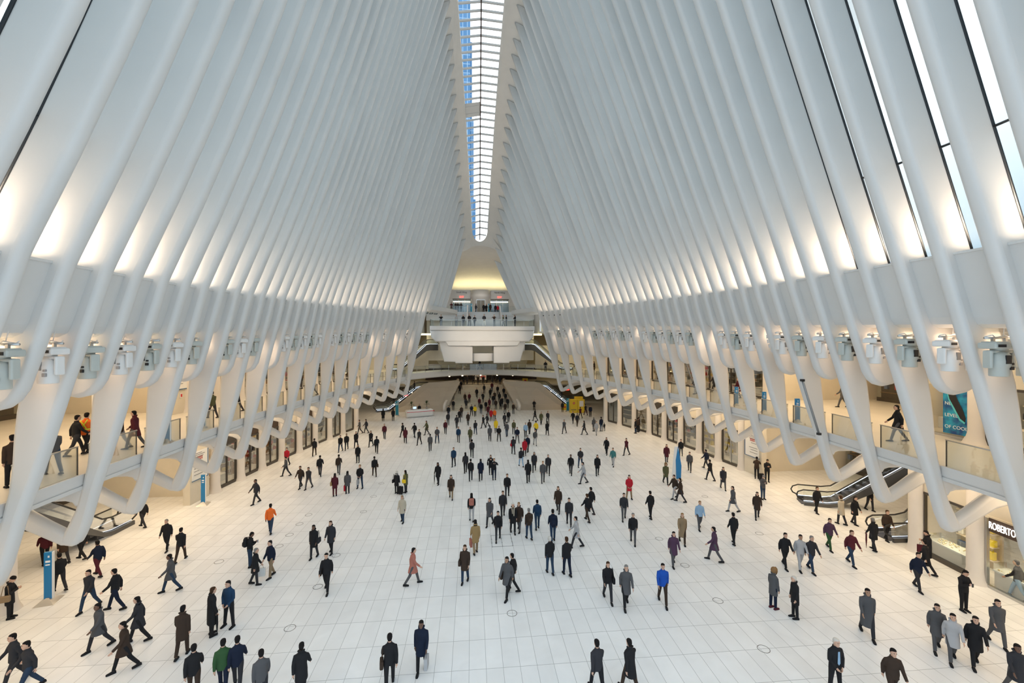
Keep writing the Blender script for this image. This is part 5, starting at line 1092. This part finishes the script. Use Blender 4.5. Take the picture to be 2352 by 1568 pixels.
# ---- rows: u v pose coat top bottom heading hair [options]
# heading: 0 walks away from the camera, 180 towards it, 90 faces left, -90 faces right
PW = dict(w='walk', v='walk2', s='stroll', t='stand', i='wide', f='phone', p='photo', k='pocket', b='bag', l='lean')
PC = dict(j='jacket', c='coat', l='long')
ROWS = """
22 1420 f c bk bk -70 hk .97 a woman in a black hat and coat reading beside the left column
137 1357 v j bk dk 60 sk 1 a dark walker just behind the nearest blue totem
225 1322 w j nv mr 70 sk 1 a bent navy walker left of the column area
205 1400 w j dk jn 175 sk 1 a charcoal walker in jeans right of the nearest totem
265 1400 w j bk nv 100 sk 1.02 a black walker with blue trousers at left
228 1490 w c gy dk 150 sk 1 a grey coated walker at far left
318 1473 w c dk bk 110 lk 1 a long haired charcoal walker striding at left
286 1540 w c br bk 130 sk 1 a brown coated walker near the lower left
419 1506 s c br br 10 sk 1.03 a man in a brown coat walking away alone
486 1459 t l bk bk -40 sn 1.05 a tall man in a long black coat leaning on an umbrella
526 1438 i j bl bk 165 sk 1.05 a man in a blue jacket facing the camera
383 1263 v j bk bk 190 sg .98 a walker in black left of the backpacker
415 1288 w j bk br 10 sk 1 a walker in black with brown trousers at left
392 1358 w c gy jn 120 sk 1 a grey coated walker in jeans rushing left
328 1210 w j bk dk 70 sk .97 a dark walker leaving the left escalator
187 1284 v j bk bk 80 sk 1 a dark walker in front of the left escalator
145 1292 w c br dk 60 sk 1 a brown walker far left under the foot of the ribs
103 1294 w j mr bk 50 sk 1 a maroon walker at the far left edge
574 1302 f j bk jn -75 sk 1 a man with a backpack looking at his phone
586 1342 s c bk dk -80 sg .97 an older person in a black coat beside the navy jacket man
622 1325 s j nv kh 150 sk 1.02 a man in a navy jacket and khaki trousers
621 1223 w j og jn 10 sk 1 a walker in an orange jacket
588 1156 w j dk dk 150 sk 1 a charcoal walker beyond the orange jacket
659 1070 v j rd dk 180 sk .98 a walker in a red jacket by the left shops
657 1093 w j gy dk 120 sk .95 a grey walker just in front of the red jacket
690 1120 w j br dk 170 sk 1 a brown jacketed walker of a left pair
709 1122 w j dk gy 170 sk .98 a charcoal walker of a left pair
735 1092 w j bk dk 10 sk 1 a black walker alone left of centre
721 1281 s c bk dk 175 lk 1 a woman in a black coat carrying a dark bag
760 1270 s c dk bk 170 ln 1 a woman in a charcoal coat beside the bag carrier
750 1357 w j bk bk 185 sk 1.02 a dark walker with a brown bag in left centre
769 1139 t c mr mr 10 lk .95 a woman in a maroon coat and trousers
798 1133 t c gy bk 10 lk .95 a woman in a grey coat with a red shopping bag
827 1121 i j bk jn 175 sf 1.05 a broad man in black walking towards the camera
778 1088 w j br gy 10 sk .97 a brown jacketed walker behind the grey coat woman
822 1062 t c bk bk 180 lk .97 a woman in black facing the camera
860 1093 w j bk br 20 sk .97 a black walker with a brown bag
911 1133 t c bk bk -20 lw .96 a light haired woman in a black coat chatting
932 1131 t c ol dk 60 lk .96 a woman in an olive coat with a mustard bag
924 1199 s c bg jn 170 lf .97 a woman in a beige coat and jeans
948 1342 w c pk gy -80 sk 1 a walker in a dusty pink coat crossing right
968 1542 s c nv bk 175 sk 1.02 a walker in a navy blue coat in the front
895 1580 w j bk bk 10 sk 1.03 a black walker carrying a brown bag at the bottom
692 1600 w c bk bk 10 sk 1 a dark figure cut by the bottom edge left of centre
600 1622 s j gy dk 30 sk 1 a low grey figure at the bottom edge
512 1590 w j gn nv 20 sk 1 a green jacketed walker at the bottom edge
545 1582 w j nv dk 20 sk 1 a navy walker next to the green jacket
445 1604 w j bk br 30 sk 1 a black walker at the bottom left
33 1572 w j dk dk 150 sk 1 a charcoal walker in the bottom left corner
65 1592 w j dk jn 150 sk 1 a walker in jeans in the bottom left corner
722 1046 w j bk br 10 sk 1 -
782 1037 w j bk jn 180 sk 1 -
796 1033 v j bk dk 190 sk 1 -
818 1027 w c bk dk 180 sk 1 -
826 996 v j gy dk 100 sk 1 -
841 994 w j dk dk 80 sk 1 -
852 1025 w c bk dk 170 sk 1 -
865 1040 w j bk bk 10 sk 1 -
883 1007 s j mr dk 180 sg 1 -
931 1017 s c mr bk 10 sk 1 -
925 1004 w j bk dk 60 sk 1 -
963 1021 w j dk bk 160 sk 1 -
952 1004 w j bk dk 30 sk 1 -
980 998 w c ol dk 120 sk 1 -
988 1035 s j gy dk 10 sk 1 -
1004 1017 i j gy jn 180 sn 1.03 a man in a grey jacket and jeans left of centre
1023 996 s j mr dk 180 sf .97 -
1029 976 t j dk dk 10 sk 1 -
1053 1015 s j bl gy 180 sn 1 -
1049 983 w j dk bk 10 sk 1 -
1055 968 w c bk bk 190 sk 1 -
1075 976 s c br dk 170 lk 1 -
1091 956 s j yl bk 180 sk 1 -
1092 997 w j dk jn 10 sk 1 -
1080 1016 s c ol br 170 sk 1 -
1084 1050 s j dk dk 0 sk 1 -
1110 983 v j bk dk 120 sk 1 -
1119 979 w j dk dk 120 sk 1 -
1083 955 i j nv bk 180 sk 1 -
1128 966 s c rd bk 170 ln 1 -
1136 966 s j og dk 175 sk 1 -
1139 993 s c yl bk 180 ln 1 a person in a bright yellow coat
1125 1012 s c gy bk 0 sk 1 -
1146 1013 i j bk bk 180 sf 1 -
1164 1002 s j gy jn 10 sk 1 -
1159 978 s j dk bk 10 sk 1 -
1168 970 v j bk bk 180 sk 1 -
1180 997 s j ol gy 180 sk 1 -
1188 1017 i j nv gy 180 sk 1.02 -
1179 1042 s j dk dk 10 sk 1 a charcoal walker with a red bag
1205 1047 s c rd bk 175 sk 1 a walker in a red coat in the middle crowd
1212 1038 s j nv gy 10 sg 1 -
1207 1004 s j lb dk 180 sg 1 -
1216 996 s j br dk 10 sk 1 -
1231 1000 w j yl dk 10 sk 1.05 a worker in a yellow vest
1229 1022 w j gy lg 180 sk 1 -
1257 999 w c bk bk 0 sk 1 -
1229 966 w c bk dk 60 sk 1 -
1243 974 w c ol dk 180 sk 1 -
1258 972 w j dk dk 180 sk 1 -
1296 995 w j gy dk 140 sk 1 -
1316 972 w j bk dk 150 sk 1 -
1326 978 w j dk br 180 sk 1 -
1342 998 w c dk dk 60 sk 1 -
1364 990 t c gy dk 10 sg 1 -
1381 990 t j nv jn 10 sk 1.03 a man in a navy jacket beside a child
1388 989 t j bk dk 10 sk .58 a small child beside the man in navy
1370 998 w j lg lg 180 sk .97 -
1356 957 t j nv bk 170 sk 1 a guard in dark uniform near the blue-grey shop panel
1227 942 k c bk bk 160 ln .98 a woman standing against the right stone wall
1292 946 t j bk bk 0 sk .97 -
1345 953 w j dk mr 20 sk .97 -
1333 960 w j mr bk 20 sk .97 -
1460 995 t c bk jn 90 sk 1 a person in a black coat of the group by the right shops
1465 992 t j br bk -60 sk 1.02 a person in a brown jacket of the group by the right shops
1468 990 t j bk dk 80 sk 1.02 -
1439 1045 w j mr dk 120 sk 1 -
1393 1043 w c bk bk 150 sk 1 -
1408 1070 w j tl lg 150 sk .98 a teal jacketed walker right of centre
1531 1063 w c mr gy 160 sk 1.03 -
1564 1048 w j bk gy 150 sk 1 -
1584 1082 w j gy dk 150 sk 1 -
1622 1076 w j nv dk 30 sk 1 -
1631 1103 w j bk dk 20 sk 1 -
1661 1123 w c dk gy 160 sk 1 -
1333 1073 i j dk jn 180 sk 1 -
1311 1089 w j bk dk 160 sk 1 -
1372 1091 s c bk dk 170 sk 1 -
1042 1071 s j bl dk 170 sn 1 a man in a blue jacket left of centre
1069 1085 s j dk bk 10 lk 1 -
1081 1103 s j bk dk 0 sk 1 -
1104 1103 s c nv bk 0 sk 1 a broad person in a navy coat walking away
1127 1089 p c bk bk 180 lk .95 a long haired woman in black with a camera bag
1135 1101 p j bk nv 180 sf 1 a person in black photographing the hall
1006 1112 s c bk bk 160 lk 1 a long haired figure with an umbrella
1036 1145 v c br kh 180 lk 1 a brown coated walker left of centre
1165 1141 w j bk dk 175 sn 1 -
1155 1187 w j dk dk 180 sn 1 -
1197 1071 w j dk lb 10 sk 1 -
1213 1107 s c bk bk 0 sk 1.03 -
1227 1082 w c dk bk 170 sg 1 -
1247 1108 s j gy gy 175 sf 1 -
1259 1089 w j dk bk 170 sg 1 -
1083 1196 s j bk lg 0 lk 1 a walker with dusty pink bag and pale trousers
1092 1270 s c tn kh 10 lk 1.02 a walker in a long tan coat with a pink bag
1068 1337 s c br jn 170 ln 1.02 a walker in a brown coat and jeans in the centre
1125 1206 w c gy dk 160 sk 1 -
1144 1240 w j bk dk 175 sk .98 -
1178 1224 s c bk bk 180 sw 1.03 a man in a black coat with a white scarf
1192 1218 w c br gy 160 sf 1 -
1215 1237 s j br jn 10 sg 1 a brown jacketed backpacker walking away
1234 1214 s j bl jn 0 sk 1 -
1270 1243 s j nv jn 0 sk 1.04 a navy jacketed backpacker walking away
1282 1176 v c br dk 160 ln 1 -
1263 1316 s j bk jn 5 sw 1.02 a light haired man in a black jacket and jeans
1302 1320 s j bk nv 10 sn 1.05 a tall man in black with navy trousers
1324 1257 w c lg dk 80 sk 1 a pale grey coated walker crossing
1165 1370 w c gy bk 150 sk 1.05 a stooping grey coated walker in front centre
1178 1355 v j bk bk 60 sk .97 a dark walker overlapping the grey coated one
1307 1206 w j dk dk 170 sk 1 -
1349 1196 w j bk br 20 sn 1 -
1358 1178 w j bk dk 30 sk 1 -
1340 1110 w c lg gy 90 sk 1 a pale grey walker with a bulky load
1454 1247 w j bk gy 160 sg 1 -
1396 1378 w j bk dk 175 ln 1 a dark walker left of a grey coated pair
1438 1392 w c gy bk 170 sg 1.05 a grey coated walker in the right centre
1372 1592 w j dk bk 10 sk 1 a dark figure at the bottom edge right of centre
1447 1590 w c bk br 20 sk 1 a dark coated figure at the bottom edge beside another
1445 1146 i c rd kh 175 sk 1 a person in a red coat and khaki trousers
1529 1111 v c ol bk 170 of .98 a woman in a fur hooded dark coat
1433 1193 w j dk gy 165 sk 1 -
1494 1190 s j bk bk 10 sk 1 -
1549 1144 w j br lg 110 sk 1 -
1563 1152 w c br dk 60 sk .98 -
1607 1215 v j lb gy 170 sf 1 a walker in a light blue jacket
1567 1247 w l kh br 160 sf 1 a walker in a long brown coat
1547 1297 w c pp gy 170 sk 1 a purple coated walker in right centre
1641 1288 w c pp gy 60 sk 1.03 a wide purple coated walker facing left
1685 1249 s j bk bk 0 sk 1 a walker in black alone at right
1739 1190 w c br dk 150 sk 1 -
1684 1175 w c gy lg 90 sk 1 a grey walker crossing behind the black one
1522 1386 w j rb br 165 sk 1.03 a walker in a bright blue jacket
1776 1397 t c gy nv -80 of .98 a woman in a grey parka with a fur hood and red shoes
1826 1419 t c bk bk 80 sw .98 a white haired person in a black parka
1803 1302 w j bk bk 170 sk 1.02 a black walker beside the vinyl sheet
1838 1307 w j lg lg 160 sk 1.02 a pale grey walker beside the vinyl sheet
1863 1311 w j dk jn 175 sg 1.03 a charcoal walker in jeans right of the vinyl sheet
1876 1178 s j bk bk 180 sn 1 a man in black below the right escalator
1752 1146 f j gy jn 180 hg 1 a man in a grey jacket and cap looking down
1738 1099 l j br bk -40 sk 1.02 a man leaning on the right pier
1762 1106 f j bk bk 160 sk 1.05 a heavy man in black beside a small case
1932 1204 s c bg dk 10 ln 1.02 a woman in a beige coat walking away
1963 1204 s c bk dk 190 sk 1 a walker in a black coat beside the beige coat
1998 1172 s j bk dk 180 sn 1 a man in black with a red scarf near the escalator
1905 1261 w j pp gn 170 sk 1 a walker with a green skirt
1955 1296 w j mr jn 175 sn 1.03 a maroon jacketed walker in jeans
2006 1263 s c bk dk 0 sg 1 a walker in black with a red umbrella
2037 1241 s j br bk 170 sn 1 a brown jacketed walker checking hands
2132 1298 f l bk bk 60 sk 1 a woman wrapped in a dark cape by the jewellery shop
2108 1353 w j nv dk 165 sk 1 a navy jacketed walker by the right columns
2126 1318 w j bk bk 20 sk .96 a dark walker behind the navy jacket
2213 1402 f j bk bk 175 sk 1 a man in black looking at his phone by the right column
1992 1460 w l gy dk 150 sk 1.08 a tall grey coated walker in the right front
2152 1492 w c gy gy 140 sk 1 a grey coated walker at the lower right
2188 1518 w c lg gy 140 sk 1 a pale grey coated walker at the lower right
2240 1528 w c bk bk 140 sk 1.02 a black coated walker at the lower right
2338 1376 w j bk lb 20 sk 1 a walker in black and pale jeans at the right shop
1918 1592 i j bk bk 180 sw 1.03 a man in a dark suit with a pale blue tie
2050 1612 w j br br 160 sk 1 a brown figure at the bottom right edge
2335 1600 w c dk gy 150 sk 1 a charcoal figure in the bottom right corner
2290 1480 w c gy gy 150 sk 1 a grey figure near the right edge
903 966 t c bk bk 10 sk 1 a black coated figure by the left escalator foot
880 967 t l bk bk 10 sk 1.02 a long coated figure by the left escalator foot
"""
STAIR = """1041 918 1041 942 1056 905 1059 895 1065 884 1073 882 1087 882 1095 914 1101 937 1112 905 1116 944 1118 879 1124 938 1126 914 1131 880 1136 923 1139 942 1143 908 1148 884 1150 942 1157 912 1166 938 1140 880 1071 940 1078 926 1130 900 1147 925 1153 935 1161 925 1109 925 1068 925 1121 955 1105 950 1133 930 1160 948 1179 950 1030 958 1060 958 1098 884 1110 884"""
AT = []
for ln in ROWS.strip().splitlines():
    f = ln.split(); u, v = float(f[0]), float(f[1]); lab = ' '.join(f[9:])
    b, S = person(onz(u, v), PW[f[2]], PC[f[3]], f[4], f[5], float(f[6]), f[7], float(f[8]), 0 if random.random() < .8 else random.choice((1, 2)), flip=random.random() < .5, shoe='mr' if 'red shoes' in lab else 'bk')
    if lab != '-': b['label'] = lab
    AT.append((u, v, b, S, f))
def find(u, v): return next((b, S) for a, c, b, S, f in AT if abs(a - u) < 3 and abs(c - v) < 3)
# ---- things people carry
for u, v, kd, col, lab, sd in [(574, 1302, 'backpack', 'bk', 'black backpack worn by the man looking at his phone', 'AR'), (574, 1302, 'phone', 'bk', 'phone held by the man with the backpack', 'AR'), (486, 1459, 'umbrella', 'bk', 'furled black umbrella under the hand of the long coated man', 'AR'), (586, 1342, 'carry', 'wh', 'white carrier bag held by the older person in black', 'AR'),
    (721, 1281, 'shoulder', 'dk', 'dark shoulder bag of the black coated woman at left', 'AL'), (750, 1357, 'shoulder', 'br', 'brown shoulder bag of the walker in left centre', 'AR'), (769, 1139, 'shoulder', 'tn', 'tan handbag on the arm of the maroon coated woman', 'AL'), (798, 1133, 'carry', 'rd', 'red shopping bag held by the grey coated woman', 'AR'),
    (827, 1121, 'carry', 'lg', 'grey carrier bag of the broad man in black', 'AL'), (860, 1093, 'shoulder', 'br', 'brown bag on the hip of the black walker', 'AR'), (911, 1133, 'shoulder', 'bk', 'black handbag of the light haired woman', 'AL'), (911, 1133, 'suitcase', 'bk', 'small black suitcase standing beside the light haired woman', 'AR'), (932, 1131, 'shoulder', 'yl', 'mustard yellow bag of the olive coated woman', 'AL'),
    (895, 1580, 'shoulder', 'br', 'brown bag of the black walker at the bottom', 'AL'), (968, 1542, 'carry', 'lg', 'pale grey carrier bag of the navy coated walker', 'AR'), (1179, 1042, 'shoulder', 'rd', 'red bag on the hip of the charcoal walker', 'AL'), (1127, 1089, 'shoulder', 'bk', 'black camera bag of the long haired woman', 'AR'), (1135, 1101, 'phone', 'bk', 'phone raised by the person photographing the hall', 'AR'),
    (1006, 1112, 'umbrella', 'bk', 'furled umbrella of the long haired figure left of centre', 'AR'), (1083, 1196, 'backpack', 'pk', 'dusty pink bag on the back of the pale trousered walker', 'AR'), (1092, 1270, 'carry', 'pk', 'large pink shopping bag of the tan coated walker', 'AR'), (1215, 1237, 'backpack', 'br', 'dark brown backpack in the centre crowd', 'AR'), (1270, 1243, 'backpack', 'nv', 'dark navy backpack in the centre crowd', 'AR'),
    (1234, 1214, 'backpack', 'bl', 'blue-grey backpack in the centre crowd', 'AR'), (1068, 1337, 'shoulder', 'br', 'brown bag of the walker in brown coat and jeans', 'AR'), (1165, 1370, 'shoulder', 'br', 'brown shoulder bag of the stooping walker', 'AR'), (1762, 1106, 'suitcase', 'bk', 'small black case on the floor beside the heavy man', 'AR'), (2006, 1263, 'umbrella', 'mr', 'furled dark red umbrella of the walker in black at right', 'AR'),
    (2213, 1402, 'phone', 'bk', 'phone of the man in black by the right column', 'AR'), (2132, 1298, 'carry', 'mr', 'dark red bag of the woman in the cape', 'AR'), (22, 1420, 'shoulder', 'kh', 'tan and red handbag of the woman in the black hat', 'AR'), (1752, 1146, 'phone', 'bk', 'phone of the man in grey jacket and cap', 'AR'), (1396, 1378, 'shoulder', 'bk', 'black bag of the dark walker left of the grey pair', 'AL'), (1164, 1002, 'backpack', 'gy', 'grey backpack far down the centre floor', 'AR')]:
    b, S = find(u, v); add_bag(b, S, kd, col, lab, sd)
# white scarf
b, S = find(1178, 1224); mb = MB(); nk = S['neck']; mb.tube([nk + V3(-.07, .05, .02), nk + V3(0, -.07, .05), nk + V3(.07, .05, .02), nk + V3(.05, .135, -.1), nk + V3(.04, .16, -.3)], .03, 8); mb.tube([nk + V3(-.07, .05, .02), nk + V3(-.05, .135, -.1), nk + V3(-.04, .165, -.42)], .032, 8); mb.build('scarf', cloth(CC['bg']), b)
b, S = find(1918, 1592); mb = MB(); mb.prism([(-.03, 1.38), (.03, 1.38), (.045, 1.02), (0, .96), (-.045, 1.02)], lambda a, z, t: (a, .145 + t, z + .02), .01, r=.003, rings=2); mb.build('tie', cloth(CC['lb']), b)
# ---- the crowd on the stair
N_ = 24
def stair_z(y): return 0 if y < 69.4 else min(3.4, (math.floor((y - 69.4) / .37) + 1) * 3.4 / N_)
sv = [float(a) for a in STAIR.split()]; rs = random.Random(11); m = 0
for u, v in zip(sv[::2], sv[1::2]):
    r = ray(u, v); t = 60
    while t < 88:
        P = r * t + V3(0, 0, CAMH)
        if P.z <= stair_z(P.y): break
        t += .05
    P.z = stair_z(P.y); m += 1
    b, S = person(P, rs.choice(('walk2', 'stroll', 'stand', 'stroll')), rs.choice(('jacket', 'coat')), rs.choice(('bk', 'bk', 'dk', 'bk', 'nv', 'br', 'mr')), rs.choice(('bk', 'dk', 'dk', 'jn')), rs.choice((0, 180, 180, 170, 190)), rs.choice(('sk', 'sk', 'lk', 'sn', 'ln')), rs.uniform(.95, 1.03), flip=rs.random() < .5)
    PEOPLE[-1][1]['stair'] = True; b['group'] = 'crowd on the far stair'
# ---- platform, deck, bridge, galleries, escalators
def pers_at(p, spec, lab):
    f = spec.split(); b, S = person(p, PW[f[0]], PC[f[1]], f[2], f[3], float(f[4]), f[5], float(f[6]) if len(f) > 6 else 1); b['label'] = lab; return b, S
for u, spec, lab in [(1013, 'p j bk dk 180 sk 1.0', 'person in black photographing from the left end of the far platform'), (1048, 's j lg gy 180 sk 1.0', 'person in pale grey near the left of the far platform'), (1064, 't c bk dk 180 ln 1.0', 'woman in black with long hair at the far platform railing'), (1078, 'i j bk gy 180 sn 1.06', 'broad bald man in black at the far platform railing'), (1090, 'w j dk dk 160 sk .98', 'charcoal walker behind the far platform railing'), (1112, 'i j dk wh 180 sk 1.06', 'person with striking white trousers at the centre of the far platform'), (1135, 'p j br gy 170 sk 1.03', 'brown jacketed person raising an arm on the far platform'), (1156, 's j ol gy 90 sk 1.0', 'olive jacketed person on the far platform right of the stair'), (1163, 'k j bk dk 90 sk 1.0', 'dark person turned sideways on the far platform'), (1183, 'f c bk bk 120 lk 1.0', 'woman in black at the right end of the far platform')]:
    p = ony(u, 748, 64.6); p.z = 13.61
    pers_at(p, spec, lab)
for u, y, spec, lab in [(1037, 74.6, 'l j mr bk 180 sk', 'maroon topped person leaning on the far upper deck railing'), (1047, 74.5, 'l j bk bk 180 sk', 'left person of a dark pair leaning on the upper deck'), (1052, 74.5, 'l j bk dk 180 sn', 'right person of a dark pair leaning on the upper deck'), (1059, 74.8, 'l c bk dk 180 lk', 'long haired person leaning on the upper deck railing'), (1093, 77, 's j dk nv -60 sk', 'person with a dark bag in front of the elevator'), (1111, 77, 't c bk bk 180 sk', 'black coated person before the elevator doors'), (1117, 77.5, 't l bk bk 150 lk', 'long coated person before the elevator doors'), (1126, 76, 's c br nv 180 ln', 'brown coated person at the head of the white stair'), (1138, 78, 't j bk nv 180 sk', 'dark jacketed person near the right entrance doors'), (1143, 79, 't j rd bk 170 sk', 'red jacketed person near the right entrance doors')]:
    p = ony(u, 717, y); p.z = 16.4; pers_at(p, spec, lab)
for u, y, spec, lab in [(1102, 73.4, 'w c bk dk 90 sk 1.05', 'dark figure crossing the middle of the bridge'), (1253, 66.8, 'k c bk bk 170 ln 1', 'woman in black at the right end of the bridge')]:
    p = ony(u, 851, y); p.z = 6.5; pers_at(p, spec, lab)
for u, v, spec, lab in [(175, 1046, 'w j bk dk -30 sk', 'person in black beside the worker in the hi-vis vest'), (198, 1040, 'w j og bk 10 sk 1.02', 'worker in an orange and yellow hi-vis vest on the left walkway'), (122, 1090, 'w j gy jn 60 sk', 'walker in grey and jeans behind the left walkway railing'), (30, 1120, 's j br bk 60 sk', 'brown figure at the far left of the walkway'), (275, 1032, 'w j br lg 100 sk', 'brown walker on the left walkway'), (310, 1030, 'w c mr gy 100 sk', 'maroon coated walker on the left walkway'), (488, 960, 'w j ol dk 60 sk', 'olive walker behind the second left totem'), (545, 945, 'w j dk dk 80 sk', 'charcoal walker behind the farthest left totem'), (692, 893, 't j bk gy 90 sk', 'dark figure standing on the left walkway before lit windows'), (720, 908, 'w j dk gy 120 sk', 'walker in charcoal on the far left walkway'), (2062, 1014, 'w c bk gy 60 sk 1.03', 'black coated walker alone on the right walkway'), (1935, 935, 'w j gy gy 60 sk', 'grey walker deep on the right walkway'), (1597, 905, 's c gy lg 90 sk', 'grey coated walker on the right walkway'), (1640, 900, 'w j dk dk 90 sk', 'charcoal walker on the right walkway'), (1365, 856, 't c br bk 90 sk', 'brown coated figure far down the right walkway'), (1335, 848, 't j bk bk 90 sk', 'black figure farthest down the right walkway'), (1696, 915, 's c mr dk 90 sk', 'maroon coated figure behind the right walkway totem')]:
    p = onz(u, v, L2)
    pers_at(p, spec, lab)
for k, (t_, lab) in enumerate(((.25, 'lowest'), (.5, 'middle'), (.68, 'second highest'), (.85, 'highest'))):
    p = Vector((-14.0, 70.6, 0)).lerp(Vector((-8.8, 72.4, 3.4)), t_); pers_at(p + V3(0, 0, .05), 't j bk dk %d sk' % (-60), 'dark figure riding the far left escalator, %s on it' % lab)
p = Vector((17.2, 70.6, 0)).lerp(Vector((12.3, 72.4, 3.4)), .4); pers_at(p + V3(0, 0, .05), 't c bk dk 60 sk', 'dark figure riding the far right lower escalator')
pers_at((onz(1048, 946) - onz(1048, 946)) + dsk.location + V3(-.3, 1.5, 0), 't j bk dk 180 sk', 'receptionist in black behind the white desk')
hv = [b for b, d in PEOPLE if (b.get('label') or '').startswith('worker in an orange')][0]; mb = MB()
for sx in (-1, 1):
    mb.tube([(sx * .13, -.15, 1.42), (-sx * .10, -.16, 1.05)], .022, 5)
mb.lathe((0, 0, 1.0), [(.205, 0), (.205, .05)], 18); mb.build('reflective_straps', mat('hi-vis yellow', (.75, .85, .05), .5), hv)
# ---- labels for everyone else, told from the people next to them
used_l = set(b['label'] for b, d in PEOPLE if b.get('label'))
anch = [(b, b['label']) for b, d in PEOPLE if b.get('label') and b.location.z < .01]
def scr(p):
    q = Vector(p) - V3(0, 0, CAMH); Z = q.x * SP_ + q.y * CP; X = q.x * CP - q.y * SP_; return 1176 + FPX * X / Z, 784 - FPX * q.z / Z
short = {}
for b, l in anch:
    w_ = l.split(' ', 1)[1] if l.startswith(('a ', 'an ')) else l
    short[b.name] = ' '.join(w_.split()[:7])
PV = dict(walk='striding', walk2='walking', stroll='walking', stand='standing', wide='standing', phone='reading', photo='photographing', pocket='standing', bag='walking', lean='leaning')
n_st = 0
for b, d in PEOPLE:
    if b.get('label'):
        if not b['label'].startswith(('a ', 'an ')): continue
        b['label'] = b['label'].split(' ', 1)[1] if b['label'].startswith(('a ', 'an ')) else b['label']
        # say person first where the text has only an adjective chain
        continue
    u, v = scr(b.location); dr = 'away' if (d['hd'] % 360 < 60 or d['hd'] % 360 > 300) else ('towards camera' if 120 < d['hd'] % 360 < 240 else 'sideways')
    base = '%s %s person %s %s' % (CN[d['top']], 'coated' if d['coat'] != 'jacket' else 'jacketed', PV[d['pose']], dr)
    d['base'] = base
un = [(b, d) for b, d in PEOPLE if 'base' in d]
fl = [x for x in un if 'stair' not in x[1]]; stl = [x for x in un if 'stair' in x[1]]
for b, d in fl:
    u, v = scr(b.location); best = None
    for a, l in anch:
        au, av = scr(a.location); dd_ = math.hypot(u - au, (v - av) * 1.5)
        if best is None or dd_ < best[0]: best = (dd_, a, au, av)
    _, a, au, av = best; rel = ('left of' if u < au - 8 else 'right of' if u > au + 8 else ('beyond' if v < av else 'in front of'))
    nm = short[a.name].split(); cut = [w for w in nm if w not in ('the',)][:6]
    while cut and cut[-1] in ('in', 'a', 'of', 'with', 'and', 'on', 'at', 'by', 'beside', 'looking', 'just', 'near', 'his', 'bulky', 'left', 'right', 'far'): cut.pop()
    l = '%s %s the %s' % (d['base'], rel, ' '.join(cut))
    if l in used_l:
        l2 = l.replace('person', 'person with %s hair' % HN[d['hair'][1]]); l = l2
    k = 2
    while l in used_l: l = '%s, %s farther' % ('%s %s the %s' % (d['base'], rel, ' '.join(cut[:4])), ordn(k)); k += 1
    used_l.add(l); b['label'] = ' '.join(l.split()[:16])
stl.sort(key=lambda x: -x[0].location.y); 
for k, (b, d) in enumerate(stl):
    u, v = scr(b.location); lr = 'left side' if u < 1085 else ('right side' if u > 1140 else 'middle'); hgt = 'landing above the stair' if b.location.z > 3.3 else ('upper steps' if b.location.z > 2.2 else ('middle steps' if b.location.z > 1.1 else ('lowest steps' if b.location.z > 0 else 'floor before the stair')))
    l = '%s, %s of the far %s' % (d['base'].replace(' person', ' figure'), lr, hgt); k2 = 2
    q = l
    while q in used_l: q = '%s, %s such' % (l, ordn(k2)); k2 += 1
    used_l.add(q); b['label'] = q
